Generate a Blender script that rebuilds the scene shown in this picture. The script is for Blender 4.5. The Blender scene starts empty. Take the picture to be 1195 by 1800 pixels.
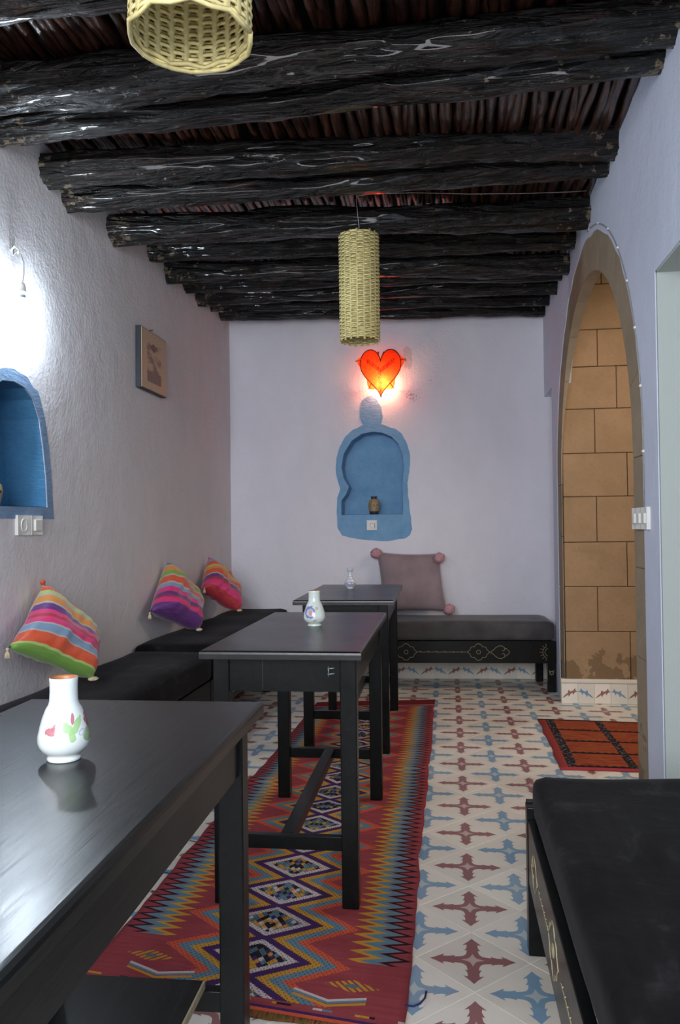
import bpy, bmesh, math, random
from math import sin, cos, pi, sqrt, radians as R
from mathutils import Vector, Matrix, noise
random.seed(7)
S = bpy.context.scene
C = S.collection

# ------------------------------------------------------------ camera
YAW, PITCH, ROLL, FPX, CAMH = 7.605, 1.087, 0.638, 1424.0, 1.0918
def camera():
    a, b, c = R(YAW), R(PITCH), R(ROLL)
    f = Vector((-sin(a)*cos(b), cos(a)*cos(b), sin(b)))
    r = Vector((cos(a), sin(a), 0)); u = r.cross(f)
    r2 = r*cos(c) - u*sin(c); u2 = r*sin(c) + u*cos(c)
    m = Matrix((r2, u2, -f)).transposed().to_4x4()
    m.translation = (0, 0, CAMH)
    cd = bpy.data.cameras.new('camera'); o = bpy.data.objects.new('camera', cd); C.objects.link(o)
    o.matrix_world = m
    cd.sensor_fit = 'VERTICAL'; cd.sensor_height = 24; cd.sensor_width = 16
    cd.lens = FPX*24/1800; cd.clip_start = .05
    S.camera = o
camera()
# ------------------------------------------------------------ world, exposure, large lights
w = bpy.data.worlds.new('world'); S.world = w; w.use_nodes = True
w.node_tree.nodes['Background'].inputs[0].default_value = (.75, .85, 1, 1)
w.node_tree.nodes['Background'].inputs[1].default_value = .3
S.view_settings.view_transform = 'Standard'; S.view_settings.look = 'None'
S.view_settings.gamma = 1; S.view_settings.use_curve_mapping = False
S.view_settings.exposure = 0.12
def area(name, loc, target, sx, sy, power, col):
    l = bpy.data.lights.new(name, 'AREA'); l.shape = 'RECTANGLE'; l.size = sx; l.size_y = sy
    l.energy = power; l.color = col
    o = bpy.data.objects.new(name, l); C.objects.link(o); o.location = loc
    o.rotation_euler = (Vector(target)-Vector(loc)).to_track_quat('-Z', 'Y').to_euler()
    return o
def point(name, loc, power, col, rad):
    l = bpy.data.lights.new(name, 'POINT'); l.energy = power; l.color = col; l.shadow_soft_size = rad
    o = bpy.data.objects.new(name, l); C.objects.link(o); o.location = loc
    return o
area('fill_behind_camera', (-.45, -1.5, 1.75), (-.4, 4, 1.0), 1.9, 1.5, 125, (.93, .95, 1))  # unseen soft fill added behind the camera to lift the whole room
area('daylight_side_door', (1.9, 1.9, 1.4), (.7, 2.4, 1.2), 1.2, 1.8, 7, (.93, 1, .95))
area('side_room_lamp', (1.5, 3.9, 2.55), (1.3, 4.2, 0), .9, .9, 21, (1, .80, .62))
BULB = 680      # radiance of the bare bulb on the left wall (built below)
# ------------------------------------------------------------ helpers
T = R(2.67); XL = -1.585; XR = .69
def BWY(x): return 5.8804 + .04663*x           # back wall is a little out of square
def tag(o, label=None, cat=None, group=None, kind=None):
    if label: o['label'] = label
    if cat: o['category'] = cat
    if group: o['group'] = group
    if kind: o['kind'] = kind
    return o
def empty(name, loc, label, cat, group=None, rz=0):
    o = bpy.data.objects.new(name, None); C.objects.link(o); o.location = loc; o.rotation_euler = (0, 0, rz)
    o.empty_display_size = .1
    return tag(o, label, cat, group)
def link(name, me, parent=None, loc=None, rot=None):
    o = bpy.data.objects.new(name, me); C.objects.link(o)
    if parent: o.parent = parent
    if loc: o.location = loc
    if rot: o.rotation_euler = rot
    return o
def mesh(name, bm, mats, smooth=False):
    me = bpy.data.meshes.new(name); bm.to_mesh(me); bm.free()
    for m in (mats if isinstance(mats, (list, tuple)) else [mats]): me.materials.append(m)
    if smooth: me.polygons.foreach_set('use_smooth', [True]*len(me.polygons))
    return me
def obj(name, bm, mats, parent=None, smooth=False, loc=None, rot=None):
    return link(name, mesh(name, bm, mats, smooth), parent, loc, rot)
def box(bm, x0, x1, y0, y1, z0, z1, bev=0, seg=2, mi=0):
    r = bmesh.ops.create_cube(bm, size=1)
    vs = r['verts']
    for v in vs: v.co = Vector(((x0+x1)/2+v.co.x*(x1-x0), (y0+y1)/2+v.co.y*(y1-y0), (z0+z1)/2+v.co.z*(z1-z0)))
    fs = list({f for v in vs for f in v.link_faces})
    for f in fs: f.material_index = mi
    if bev:
        es = list({e for v in vs for e in v.link_edges})
        bmesh.ops.bevel(bm, geom=es, offset=bev, segments=seg, affect='EDGES', profile=.5)
    return vs
def B(*a, **k):
    bm = bmesh.new(); box(bm, *a, **k); return bm
def tube(bm, pts, rad, sides=8, cap=True, mi=0):
    pts = [Vector(p) for p in pts]; n = len(pts); rings = []
    up = Vector((0, 0, 1)); prev = None
    for i, p in enumerate(pts):
        d = (pts[min(i+1, n-1)]-pts[max(i-1, 0)]).normalized()
        if prev is None:
            a = d.cross(up)
            if a.length < .1: a = d.cross(Vector((1, 0, 0)))
            a.normalize()
        else:
            a = (prev - d*prev.dot(d)).normalized()
        prev = a; b = d.cross(a)
        r = rad[i] if isinstance(rad, (list, tuple)) else rad
        rings.append([bm.verts.new(p+(a*cos(2*pi*k/sides)+b*sin(2*pi*k/sides))*r) for k in range(sides)])
    for i in range(n-1):
        for k in range(sides):
            f = bm.faces.new((rings[i][k], rings[i][(k+1) % sides], rings[i+1][(k+1) % sides], rings[i+1][k])); f.material_index = mi; f.smooth = True
    if cap:
        bm.faces.new(rings[0][::-1]).material_index = mi; bm.faces.new(rings[-1]).material_index = mi
def lathe(bm, prof, n=32, mi=0, mfun=None):
    rings = []
    for r, z in prof:
        if r < 1e-5: rings.append([bm.verts.new((0, 0, z))]*n)
        else: rings.append([bm.verts.new((r*cos(2*pi*k/n), r*sin(2*pi*k/n), z)) for k in range(n)])
    for i in range(len(prof)-1):
        for k in range(n):
            q = [rings[i][k], rings[i][(k+1) % n], rings[i+1][(k+1) % n], rings[i+1][k]]
            q2 = []
            for v in q:
                if v not in q2: q2.append(v)
            if len(q2) > 2:
                f = bm.faces.new(q2); f.smooth = True; f.material_index = mfun(i) if mfun else mi
def fill(bm, loops, mi=0):
    es = []
    for vs in loops:
        for i in range(len(vs)):
            es.append(bm.edges.get((vs[i], vs[(i+1) % len(vs)])) or bm.edges.new((vs[i], vs[(i+1) % len(vs)])))
    g = bmesh.ops.triangle_fill(bm, use_beauty=True, use_dissolve=False, edges=es)
    for f in g['geom']:
        if isinstance(f, bmesh.types.BMFace): f.material_index = mi
def panel(bm, outer, holes, fm, thick, depth=None, outer_sides=True):
    """flat panel with holes; fm(u,v,w)->xyz; holes pierce the whole thickness"""
    F = [[bm.verts.new(fm(u, v, 0)) for u, v in lp] for lp in [outer]+holes]
    K = [[bm.verts.new(fm(u, v, thick)) for u, v in lp] for lp in [outer]+holes]
    fill(bm, F); fill(bm, K)
    for a, b in list(zip(F, K)):
        for i in range(len(a)):
            j = (i+1) % len(a); bm.faces.new((a[i], a[j], b[j], b[i]))
def flat(bm, pts, fm, mi=0):
    vs = [bm.verts.new(fm(*p)) for p in pts]
    fill(bm, [vs], mi)
def cube_tree(o, parent=None):
    c = o.copy(); C.objects.link(c); c.parent = parent
    for ch in o.children: cube_tree(ch, c)
    return c
def fbm(x, y=0, z=0, s=1): return noise.noise(Vector((x*s, y*s, z*s)))

# ------------------------------------------------------------ materials
class NT:
    def __init__(s, m): s.t = m.node_tree; s.n = s.t.nodes
    def new(s, k, **kw):
        n = s.n.new(k)
        for a, b in kw.items(): setattr(n, a, b)
        return n
    def setin(s, sock, v):
        if isinstance(v, bpy.types.NodeSocket): s.t.links.new(v, sock)
        elif isinstance(v, (tuple, list)): sock.default_value = tuple(v) + ((1,) if len(v) == 3 and sock.type == 'RGBA' else ())
        else: sock.default_value = v
    def m(s, op, a, b=0, c=None):
        n = s.new('ShaderNodeMath', operation=op); s.setin(n.inputs[0], a); s.setin(n.inputs[1], b)
        if c is not None: s.setin(n.inputs[2], c)
        return n.outputs[0]
    def mix(s, f, a, b, mode='MIX'):
        n = s.new('ShaderNodeMix', data_type='RGBA', blend_type=mode)
        s.setin(n.inputs[0], f); s.setin(n.inputs[6], a); s.setin(n.inputs[7], b); return n.outputs[2]
    def coord(s, k='Object'): return s.new('ShaderNodeTexCoord').outputs[k]
    def xyz(s, v):
        n = s.new('ShaderNodeSeparateXYZ'); s.setin(n.inputs[0], v); return n.outputs
    def mapping(s, v, scale=(1, 1, 1), rot=(0, 0, 0), loc=(0, 0, 0)):
        n = s.new('ShaderNodeMapping'); s.setin(n.inputs[0], v)
        n.inputs[1].default_value = loc; n.inputs[2].default_value = rot; n.inputs[3].default_value = scale; return n.outputs[0]
    def noise(s, v, scale, detail=3, rough=.5, dist=0):
        n = s.new('ShaderNodeTexNoise'); s.setin(n.inputs['Vector'], v); n.inputs['Scale'].default_value = scale
        n.inputs['Detail'].default_value = detail; n.inputs['Roughness'].default_value = rough; n.inputs['Distortion'].default_value = dist
        return n.outputs['Fac']
    def ramp(s, f, stops, interp='LINEAR'):
        n = s.new('ShaderNodeValToRGB'); s.setin(n.inputs[0], f); r = n.color_ramp; r.interpolation = interp
        while len(r.elements) < len(stops): r.elements.new(.5)
        for e, (p, c) in zip(r.elements, stops):
            e.position = p; e.color = (c if isinstance(c, (tuple, list)) else (c, c, c)) + (1,)
        return n.outputs[0]
    def bump(s, h, strength, dist=.01, nrm=None):
        n = s.new('ShaderNodeBump'); s.setin(n.inputs['Height'], h); n.inputs['Strength'].default_value = strength
        n.inputs['Distance'].default_value = dist
        if nrm: s.setin(n.inputs['Normal'], nrm)
        return n.outputs[0]
def mat(name, col=(.5, .5, .5), rough=.6, metal=0, spec=None, sheen=0, coat=0):
    m = bpy.data.materials.new(name); m.use_nodes = True
    p = m.node_tree.nodes['Principled BSDF']
    p.inputs['Base Color'].default_value = (*col, 1); p.inputs['Roughness'].default_value = rough
    p.inputs['Metallic'].default_value = metal
    if spec is not None: p.inputs['Specular IOR Level'].default_value = spec
    if sheen: p.inputs['Sheen Weight'].default_value = sheen; p.inputs['Sheen Roughness'].default_value = .4
    if coat: p.inputs['Coat Weight'].default_value = coat; p.inputs['Coat Roughness'].default_value = .07
    return m, NT(m), p
def simple(name, col, rough=.6, vary=.12, scale=30, bump=.15, bd=.002, **k):
    m, t, p = mat(name, col, rough, **k); c = t.coord(); nz = t.noise(c, scale, 4)
    d = tuple(x*(1-vary) for x in col); l = tuple(min(1, x*(1+vary)) for x in col)
    t.setin(p.inputs['Base Color'], t.ramp(nz, [(.3, d), (.7, l)])); t.setin(p.inputs['Normal'], t.bump(nz, bump, bd)); return m

def plaster(name, col, patch=(.50, .49, .50), scuff=False, bmp=.4):
    m, t, p = mat(name, col, .75, spec=.3)
    c = t.coord(); big = t.noise(t.mapping(c, (1, 1, .55)), 1.6, 4, .6); mid = t.noise(c, 9, 5, .6); fine = t.noise(c, 60, 4, .6)
    base = t.mix(t.ramp(big, [(.35, 0.), (.7, 1.)]), col, tuple(x*.88 for x in col))
    base = t.mix(t.m('MULTIPLY', t.ramp(mid, [(.45, 0.), (.75, 1.)]), .35), base, patch)
    if scuff:
        x, y, z = t.xyz(c)
        def spot(cx, cz, rx, rz):
            a = t.m('DIVIDE', t.m('SUBTRACT', x, cx), rx); b = t.m('DIVIDE', t.m('SUBTRACT', z, cz), rz)
            return t.m('SUBTRACT', 1, t.m('SQRT', t.m('ADD', t.m('MULTIPLY', a, a), t.m('MULTIPLY', b, b))))
        sp = t.noise(c, 75, 3, .6)
        k = t.m('MULTIPLY', t.m('GREATER_THAN', t.m('ADD', spot(-.25, 2.04, .10, .09), t.m('MULTIPLY', t.m('SUBTRACT', sp, .5), 3.2)), .85), .55)
        base = t.mix(k, base, (.18, .15, .16))
        k = t.m('MULTIPLY', t.m('GREATER_THAN', t.m('ADD', spot(-.12, 2.15, .07, .05), t.m('MULTIPLY', t.m('SUBTRACT', sp, .5), 3.2)), 1.15), .5)
        base = t.mix(k, base, (.16, .14, .15))
        k = t.m('MULTIPLY', t.m('GREATER_THAN', t.m('ADD', spot(-.275, 2.30, .045, .11), t.m('MULTIPLY', t.m('SUBTRACT', mid, .5), 2)), .3), .45)
        base = t.mix(k, base, (.42, .36, .33))
    t.setin(p.inputs['Base Color'], base)
    h = t.m('ADD', t.m('MULTIPLY', mid, 1.0), t.m('MULTIPLY', fine, .45))
    t.setin(p.inputs['Normal'], t.bump(h, bmp, .012)); return m
M_wall = plaster('whitewashed plaster', (.67, .66, .68), (.58, .575, .585))
M_wallb = plaster('back plaster', (.77, .765, .84), (.69, .69, .74), scuff=True)
M_wallr = plaster('right plaster', (.66, .72, .86), (.58, .62, .74))
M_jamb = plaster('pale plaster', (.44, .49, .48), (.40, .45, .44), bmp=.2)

def blue(name, a, b):
    m, t, p = mat(name, a, .7, spec=.3); c = t.coord(); n1 = t.noise(c, 7, 6, .65); n2 = t.noise(t.mapping(c, (1, 1, 3)), 35, 4, .6)
    t.setin(p.inputs['Base Color'], t.mix(t.ramp(t.m('ADD', t.m('MULTIPLY', n1, .7), t.m('MULTIPLY', n2, .3)), [(.35, 0.), (.65, 1.)]), a, b))
    t.setin(p.inputs['Normal'], t.bump(n2, .5, .006)); return m
M_blue = blue('blue limewash', (.14, .32, .54), (.22, .42, .64))
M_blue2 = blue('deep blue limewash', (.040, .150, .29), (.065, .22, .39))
M_blueb = blue('brushed blue border', (.13, .21, .34), (.20, .31, .46))

def beam_mat():
    m, t, p = mat('tarred trunk', (.02, .015, .013), .3, spec=.3, coat=.28)
    c = t.coord(); s = t.mapping(c, (2.2, 16, 16)); n1 = t.noise(s, 1.4, 4, .55, 1.6); n2 = t.noise(t.mapping(c, (5, 28, 28)), 2.5, 5, .65, .6)
    x, y, z = t.xyz(c)
    col = t.ramp(n1, [(.3, (.0012, .0016, .0015)), (.55, (.005, .0045, .004)), (.70, (.024, .010, .007)), (.85, (.07, .035, .022))])
    end = t.m('MAXIMUM', t.m('MULTIPLY', t.m('SUBTRACT', -1.28, x), 3.0), t.m('MULTIPLY', t.m('SUBTRACT', x, .45), 3.0))
    sp = t.noise(c, 26, 5, .7)
    k = t.m('GREATER_THAN', t.m('ADD', sp, t.m('MULTIPLY', t.m('MINIMUM', t.m('MAXIMUM', end, 0), 1), .14)), .67)
    col = t.mix(t.m('MULTIPLY', k, .8), col, (.17, .13, .08))
    t.setin(p.inputs['Base Color'], col)
    t.setin(p.inputs['Roughness'], t.ramp(n2, [(.3, .18), (.7, .55)]))
    t.setin(p.inputs['Normal'], t.bump(t.m('ADD', n1, t.m('MULTIPLY', n2, .22)), 1.0, .035)); return m
M_beam = beam_mat()
def stick_mat():
    m, t, p = mat('varnished branch', (.05, .02, .012), .3, spec=.6, coat=.3)
    c = t.coord(); oi = t.new('ShaderNodeObjectInfo').outputs['Random']
    n = t.noise(t.mapping(c, (14, 3, 14)), 4, 4, .6)
    a = t.mix(oi, (.035, .010, .006), (.10, .036, .020)); b = t.mix(oi, (.004, .003, .002), (.012, .006, .004))
    t.setin(p.inputs['Base Color'], t.mix(t.ramp(n, [(.35, 0.), (.65, 1.)]), b, a)); t.setin(p.inputs['Normal'], t.bump(n, .8, .008)); return m
M_stick = stick_mat()
M_dark = simple('dark plank', (.02, .014, .012), .8)  # plain dark tone for the slab above the branches

def wood_black(sp=.22):
    m, t, p = mat('black stained wood', (.018, .02, .022), .3, spec=sp)
    c = t.coord(); g = t.noise(t.mapping(c, (22, 2.2, 22)), 2.5, 6, .6, .5); b = t.noise(c, 5, 4)
    t.setin(p.inputs['Base Color'], t.ramp(t.m('ADD', t.m('MULTIPLY', g, .6), t.m('MULTIPLY', b, .4)), [(.3, (.0022, .0028, .0028)), (.6, (.006, .0075, .0075)), (.8, (.016, .019, .019))]))
    t.setin(p.inputs['Roughness'], t.ramp(b, [(.2, .26), (.8, .33)])); t.setin(p.inputs['Normal'], t.bump(g, .25, .002)); return m
M_wood = wood_black()
M_top = wood_black(.5); M_top.name = 'table top stain'
M_raw = simple('raw cut wood', (.30, .25, .15), .7)
M_gold = simple('pale carved groove', (.42, .36, .22), .6)
def velvet():
    m, t, p = mat('black velvet', (.02, .02, .021), .85, spec=.06, sheen=.07)
    c = t.coord(); a = t.noise(c, 5, 5, .7, .6); b = t.noise(t.mapping(c, (9, 2, 9)), 3, 4, .6)
    t.setin(p.inputs['Base Color'], t.ramp(t.m('ADD', t.m('MULTIPLY', a, .7), t.m('MULTIPLY', b, .3)), [(.32, (.0030, .0028, .0028)), (.55, (.010, .0095, .0095)), (.72, (.034, .033, .034))]))
    p.inputs['Sheen Tint'].default_value = (.5, .5, .55, 1)
    t.setin(p.inputs['Normal'], t.bump(a, .25, .01)); return m
M_velvet = velvet()
M_velvet2 = simple('charcoal velvet', (.060, .057, .062), .9, .35, 7, .2, .004, sheen=.15)

def tile_mat(name, col):
    m, t, p = mat(name, col, .35, spec=.5); c = t.coord(); g = t.new('ShaderNodeNewGeometry').outputs['Position']
    oi = t.new('ShaderNodeObjectInfo').outputs['Random']; n = t.noise(g, 8, 5, .6)
    k = t.m('ADD', t.m('MULTIPLY', oi, .5), t.m('MULTIPLY', n, .5))
    t.setin(p.inputs['Base Color'], t.ramp(k, [(.2, tuple(x*.86 for x in col)), (.75, tuple(min(1, x*1.06) for x in col))]))
    t.setin(p.inputs['Roughness'], t.ramp(n, [(.3, .28), (.7, .5)])); return m
M_tile = tile_mat('cream cement tile', (.80, .75, .66))
def ink(name, c1, c2):
    m, t, p = mat(name, c1, .4); oi = t.new('ShaderNodeObjectInfo').outputs['Random']; n = t.noise(t.new('ShaderNodeNewGeometry').outputs['Position'], 40, 3)
    t.setin(p.inputs['Base Color'], t.mix(t.m('ADD', t.m('MULTIPLY', oi, .7), t.m('MULTIPLY', n, .4)), c1, c2)); return m
M_tred = ink('oxide red inlay', (.24, .085, .085), (.33, .15, .145))
M_tpink = ink('pink inlay', (.50, .36, .35), (.60, .47, .45))
M_tblue = ink('blue inlay', (.11, .25, .42), (.28, .42, .53))
M_tpale = ink('pale blue inlay', (.36, .47, .52), (.55, .60, .58))
M_grout = simple('grout', (.22, .20, .18), .9)
def stone_mat(name, c1, c2, c3):
    m, t, p = mat(name, c1, .9, spec=.2); g = t.new('ShaderNodeNewGeometry').outputs['Position']
    a = t.noise(g, 6, 6, .65); b = t.noise(g, 55, 4, .7); oi = t.new('ShaderNodeObjectInfo').outputs['Random']
    col = t.mix(t.ramp(a, [(.35, 0.), (.7, 1.)]), c1, c2); col = t.mix(t.m('MULTIPLY', t.ramp(b, [(.55, 0.), (.75, 1.)]), .5), col, c3)
    z = t.xyz(g)[2]                       # damp stains at the foot of the wall
    k = t.m('MULTIPLY', t.m('GREATER_THAN', t.m('SUBTRACT', t.noise(g, 7, 4, .6), t.m('MULTIPLY', t.m('SUBTRACT', z, .16), .9)), .46), .55)
    col = t.mix(k, col, tuple(x*.45 for x in c3))
    col = t.mix(t.m('MULTIPLY', oi, .18), col, (.30, .20, .12)); t.setin(p.inputs['Base Color'], col)
    t.setin(p.inputs['Normal'], t.bump(t.m('ADD', a, t.m('MULTIPLY', b, .5)), .5, .008)); return m
M_stone = stone_mat('ochre sandstone', (.36, .235, .135), (.29, .19, .105), (.19, .125, .07))
M_ring = stone_mat('grey tan sandstone', (.36, .29, .20), (.29, .24, .17), (.18, .14, .09))
M_mortar = simple('ochre mortar', (.22, .15, .085), .9)

M_reed = simple('split reed', (.72, .62, .27), .5, .3, 60, .3)
M_reed2 = simple('reed stake', (.58, .50, .22), .5, .2, 60, .3)
M_white = simple('white plastic', (.72, .72, .68), .4, .04)
M_cable = simple('grey flex', (.30, .29, .28), .6)
M_black = simple('black wire', (.015, .008, .008), .5)
M_grey = simple('socket metal', (.35, .45, .48), .3, metal=.6)
M_frame = simple('navy frame edge', (.006, .010, .017), .5)

# ------------------------------------------------------------ room shell
# wall_left with arched niche
def niche_left():
    pts = [(2.56, 1.18), (3.048, 1.185), (3.038, 1.30), (3.015, 1.42), (2.985, 1.53), (2.94, 1.60), (2.88, 1.635), (2.80, 1.645),
           (2.72, 1.635), (2.66, 1.60), (2.615, 1.53), (2.585, 1.42), (2.565, 1.30)]
    return pts
NL = niche_left()
def grow(pts, d, wob=.0, seed=0):
    n = len(pts); cx = sum(p[0] for p in pts)/n; cy = sum(p[1] for p in pts)/n; out = []
    for i in range(n):
        a = Vector(pts[i-1]); b = Vector(pts[i]); c = Vector(pts[(i+1) % n])
        t1 = (b-a).normalized(); t2 = (c-b).normalized(); nn = Vector((t1.y+t2.y, -(t1.x+t2.x)))
        nn = nn.normalized()
        if (b+nn*.001-Vector((cx, cy))).length < (b-Vector((cx, cy))).length: nn = -nn
        k = 1/max(.55, abs(nn.dot(Vector((t1.y, -t1.x)))))
        out.append(tuple(b+nn*(d*k+wob*fbm(i*3.1+seed, seed))))
    return out
def subdiv(pts, k=3, wob=0, seed=0):
    out = []
    for i in range(len(pts)):
        a = pts[i]; b = pts[(i+1) % len(pts)]
        for j in range(k):
            f = j/k; o = wob*fbm(i*5.3+j*1.7, seed, 2.2)
            out.append((a[0]+(b[0]-a[0])*f+o, a[1]+(b[1]-a[1])*f+wob*fbm(i*4.1+j*2.3, seed, 7)))
    return out
bm = bmesh.new()
panel(bm, [(-1.75, 0), (6.05, 0), (6.05, 2.8), (-1.75, 2.8)], [NL], lambda u, v, w: (XL-w, u, v), .17)
wl = tag(obj('wall_left', bm, M_wall), 'long rough whitewashed left wall with arched blue niche', 'wall', kind='structure')
bm = bmesh.new()                                      # blue lining of the niche
F0 = [bm.verts.new((XL-.002, u, v)) for u, v in grow(NL, -.0015)]; F1 = [bm.verts.new((XL-.165, u, v)) for u, v in grow(NL, -.0015)]
for i in range(len(F0)):
    j = (i+1) % len(F0); bm.faces.new((F0[i], F0[j], F1[j], F1[i]))
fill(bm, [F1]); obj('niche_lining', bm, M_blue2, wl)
bm = bmesh.new(); ou = grow(subdiv(NL, 3), .044, .014, 3)
panel(bm, ou, [NL], lambda u, v, w: (XL+.0025-w, u, v), .003); obj('niche_border', bm, M_blueb, wl)

# wall_back with keyhole niche
NB = [(-.770, 1.182), (-.325, 1.182), (-.322, 1.29), (-.330, 1.36), (-.322, 1.44), (-.314, 1.53), (-.322, 1.61), (-.351, 1.69), (-.40, 1.745), (-.465, 1.775), (-.535, 1.785),
      (-.615, 1.770), (-.689, 1.722), (-.749, 1.625), (-.766, 1.535), (-.752, 1.452), (-.714, 1.385), (-.735, 1.33), (-.769, 1.286)]
PB = [(-.605, 1.835), (-.626, 1.88), (-.629, 1.94), (-.612, 2.005), (-.580, 2.040), (-.540, 2.046), (-.498, 2.012), (-.470, 1.955), (-.462, 1.895), (-.474, 1.838), (-.37, 1.802), (-.325, 1.765), (-.295, 1.71), (-.272, 1.63), (-.268, 1.56), (-.275, 1.49), (-.288, 1.41), (-.286, 1.321),
      (-.270, 1.197), (-.261, 1.074), (-.275, 1.03), (-.315, 1.005), (-.442, .990), (-.58, .995), (-.689, 1.010), (-.765, 1.035), (-.800, 1.09), (-.805, 1.204), (-.797, 1.307), (-.778, 1.37), (-.793, 1.43), (-.810, 1.51), (-.802, 1.60), (-.777, 1.68), (-.735, 1.755), (-.68, 1.80)]
def fb(u, v, w): return (u, BWY(u)+w, v)
bm = bmesh.new(); panel(bm, [(-1.76, 0), (2.4, 0), (2.4, 2.8), (-1.76, 2.8)], [NB], fb, .19)
wb = tag(obj('wall_back', bm, M_wallb), 'lavender white back wall with blue keyhole niche', 'wall', kind='structure')
bm = bmesh.new(); g = grow(NB, -.0015)
F0 = [bm.verts.new(fb(u, v, .002)) for u, v in g]; F1 = [bm.verts.new(fb(u, v, .175)) for u, v in g]
for i in range(len(F0)):
    j = (i+1) % len(F0); bm.faces.new((F0[i], F0[j], F1[j], F1[i]))
fill(bm, [F1]); obj('niche_lining', bm, M_blue, wb)
bm = bmesh.new(); panel(bm, subdiv(PB, 3, .006, 4), [NB], lambda u, v, w: fb(u, v, w-.0025), .003); obj('niche_border', bm, M_blue, wb)

# wall_right with arch and doorway
AC, AZ, RO, RI = 4.15, 1.34, 1.15, .975
def arc(r, n=28, a0=pi, a1=0): return [(AC+r*cos(a0+(a1-a0)*i/n), AZ+r*sin(a0+(a1-a0)*i/n)) for i in range(n+1)]
def arcw(r, n=40):
    return [(y+.008*fbm(y*9, z*9, 3)*2, z+.008*fbm(y*9, z*9, 8)*2) for y, z in arc(r, n)]
outer = [(-1.75, 0), (1.75, 0), (1.75, 1.93), (2.79, 1.93), (2.79, 0), (AC-RO, 0)] + arcw(RO) + [(AC+RO, 0), (5.5, 0), (5.5, 2.006), (6.2, 2.006), (6.2, 2.8), (-1.75, 2.8)]
bm = bmesh.new(); panel(bm, outer, [], lambda u, v, w: (XR+w, u, v), .07)
wr = tag(obj('wall_right', bm, M_wallr), 'bluish white right wall with tall stone arch', 'wall', kind='structure')
bm = bmesh.new(); box(bm, .748, .82, 5.5, 6.0, 0, 2.05); obj('wall_recess', bm, M_wallb, wr)
# arch voussoirs
def apex_w(u, v, w):
    th = max(0, min(1, (math.atan2(max(0, v-AZ), u-AC)-.15)/1.25)); return w*(.10+.90*th*th*(3-2*th))
def vous(a0, a1):
    bm = bmesh.new(); n = 4; g = .004
    o = [(AC+(RO+.012)*cos(a0+(a1-a0)*i/n), AZ+(RO+.012)*sin(a0+(a1-a0)*i/n)) for i in range(n+1)]
    ii = [(AC+RI*cos(a1+(a0-a1)*i/n), AZ+RI*sin(a1+(a0-a1)*i/n)) for i in range(n+1)]
    panel(bm, grow(o+ii, -.0018), [], lambda u, v, w: (XR+.004+apex_w(u, v, w), u, v), .058); obj('voussoir', bm, M_ring, wr)
edges = [0, .30, .66, .98, 1.28, 1.57, 1.90, 2.26, 2.58, 2.86, pi]
for a, b in zip(edges, edges[1:]): vous(a, b)
for s in (-1, 1):
    zz = [0, .31, .60, .93, 1.15, AZ] if s < 0 else [0.0, .42, .70, 1.02, AZ]
    for a, b in zip(zz, zz[1:]):
        y0, y1 = sorted((AC+s*RI, AC+s*(RO+.012))); bm = B(XR+.004, XR+(.062 if s < 0 else .0095), y0+.001, y1, a+.0018, b-.0018, bev=.002, seg=1); obj('arch_block', bm, M_ring, wr)
bm = bmesh.new()   # mortar core behind the ring joints
panel(bm, arc(RO+.01, 28) + arc(RI+.004, 28, 0, pi) + [(AC-RI-.004, 0), (AC-RO-.01, 0)], [], lambda u, v, w: (XR+.007+apex_w(u, v, w)*.9, u, v), .05)
obj('mortar', bm, M_mortar, wr)

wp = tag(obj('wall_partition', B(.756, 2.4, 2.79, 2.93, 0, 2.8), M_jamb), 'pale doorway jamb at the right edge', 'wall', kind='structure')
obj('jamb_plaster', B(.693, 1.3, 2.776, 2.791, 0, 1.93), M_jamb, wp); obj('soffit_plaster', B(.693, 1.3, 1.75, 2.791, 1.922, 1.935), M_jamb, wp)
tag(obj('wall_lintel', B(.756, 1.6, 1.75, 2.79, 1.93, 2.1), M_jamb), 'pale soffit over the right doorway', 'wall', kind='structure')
tag(obj('wall_side', B(2.4, 2.5, -1.75, 6.2, 0, 2.8), M_wall), 'outer wall of the side rooms', 'wall', kind='structure')
bm = bmesh.new(); panel(bm, [(-1.76, 0), (2.4, 0), (2.4, 2.8), (-1.76, 2.8)], [[(-1.4, .95), (.55, .95), (.55, 2.5), (-1.4, 2.5)]], lambda u, v, w: (u, -1.75-w, v), .2)  # opening made up in this unseen wall to go with the fill
tag(obj('wall_front', bm, M_wall), 'wall behind the camera with a wide opening added for the fill light', 'wall', kind='structure')
# masonry wall in the side room
wm = tag(obj('wall_masonry', B(.756, 2.4, 5.145, 5.3, 0, 2.8), M_mortar), 'ochre sandstone block wall seen through the arch', 'wall', kind='structure')
zs = [.13, .438, .712, .984, 1.263, 1.529, 1.802, 2.062, 2.29, 2.57, 2.8]
js = [1.085, .897, 1.075, .90, 1.085, .897, 1.03, .92, 1.2, .95]
for i in range(len(zs)-1):
    xs = [XR+.012, js[i]]
    while xs[-1] < 2.39: xs.append(min(2.395, xs[-1]+.32+random.uniform(-.04, .06)))
    for a, b in zip(xs, xs[1:]):
        d = random.uniform(0, .005)
        obj('stone_block', B(a+.0018, b-.0018, 5.119+d*.4, 5.16, zs[i]+.0018, zs[i+1]-.0018, bev=.003, seg=1), M_stone, wm)

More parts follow.
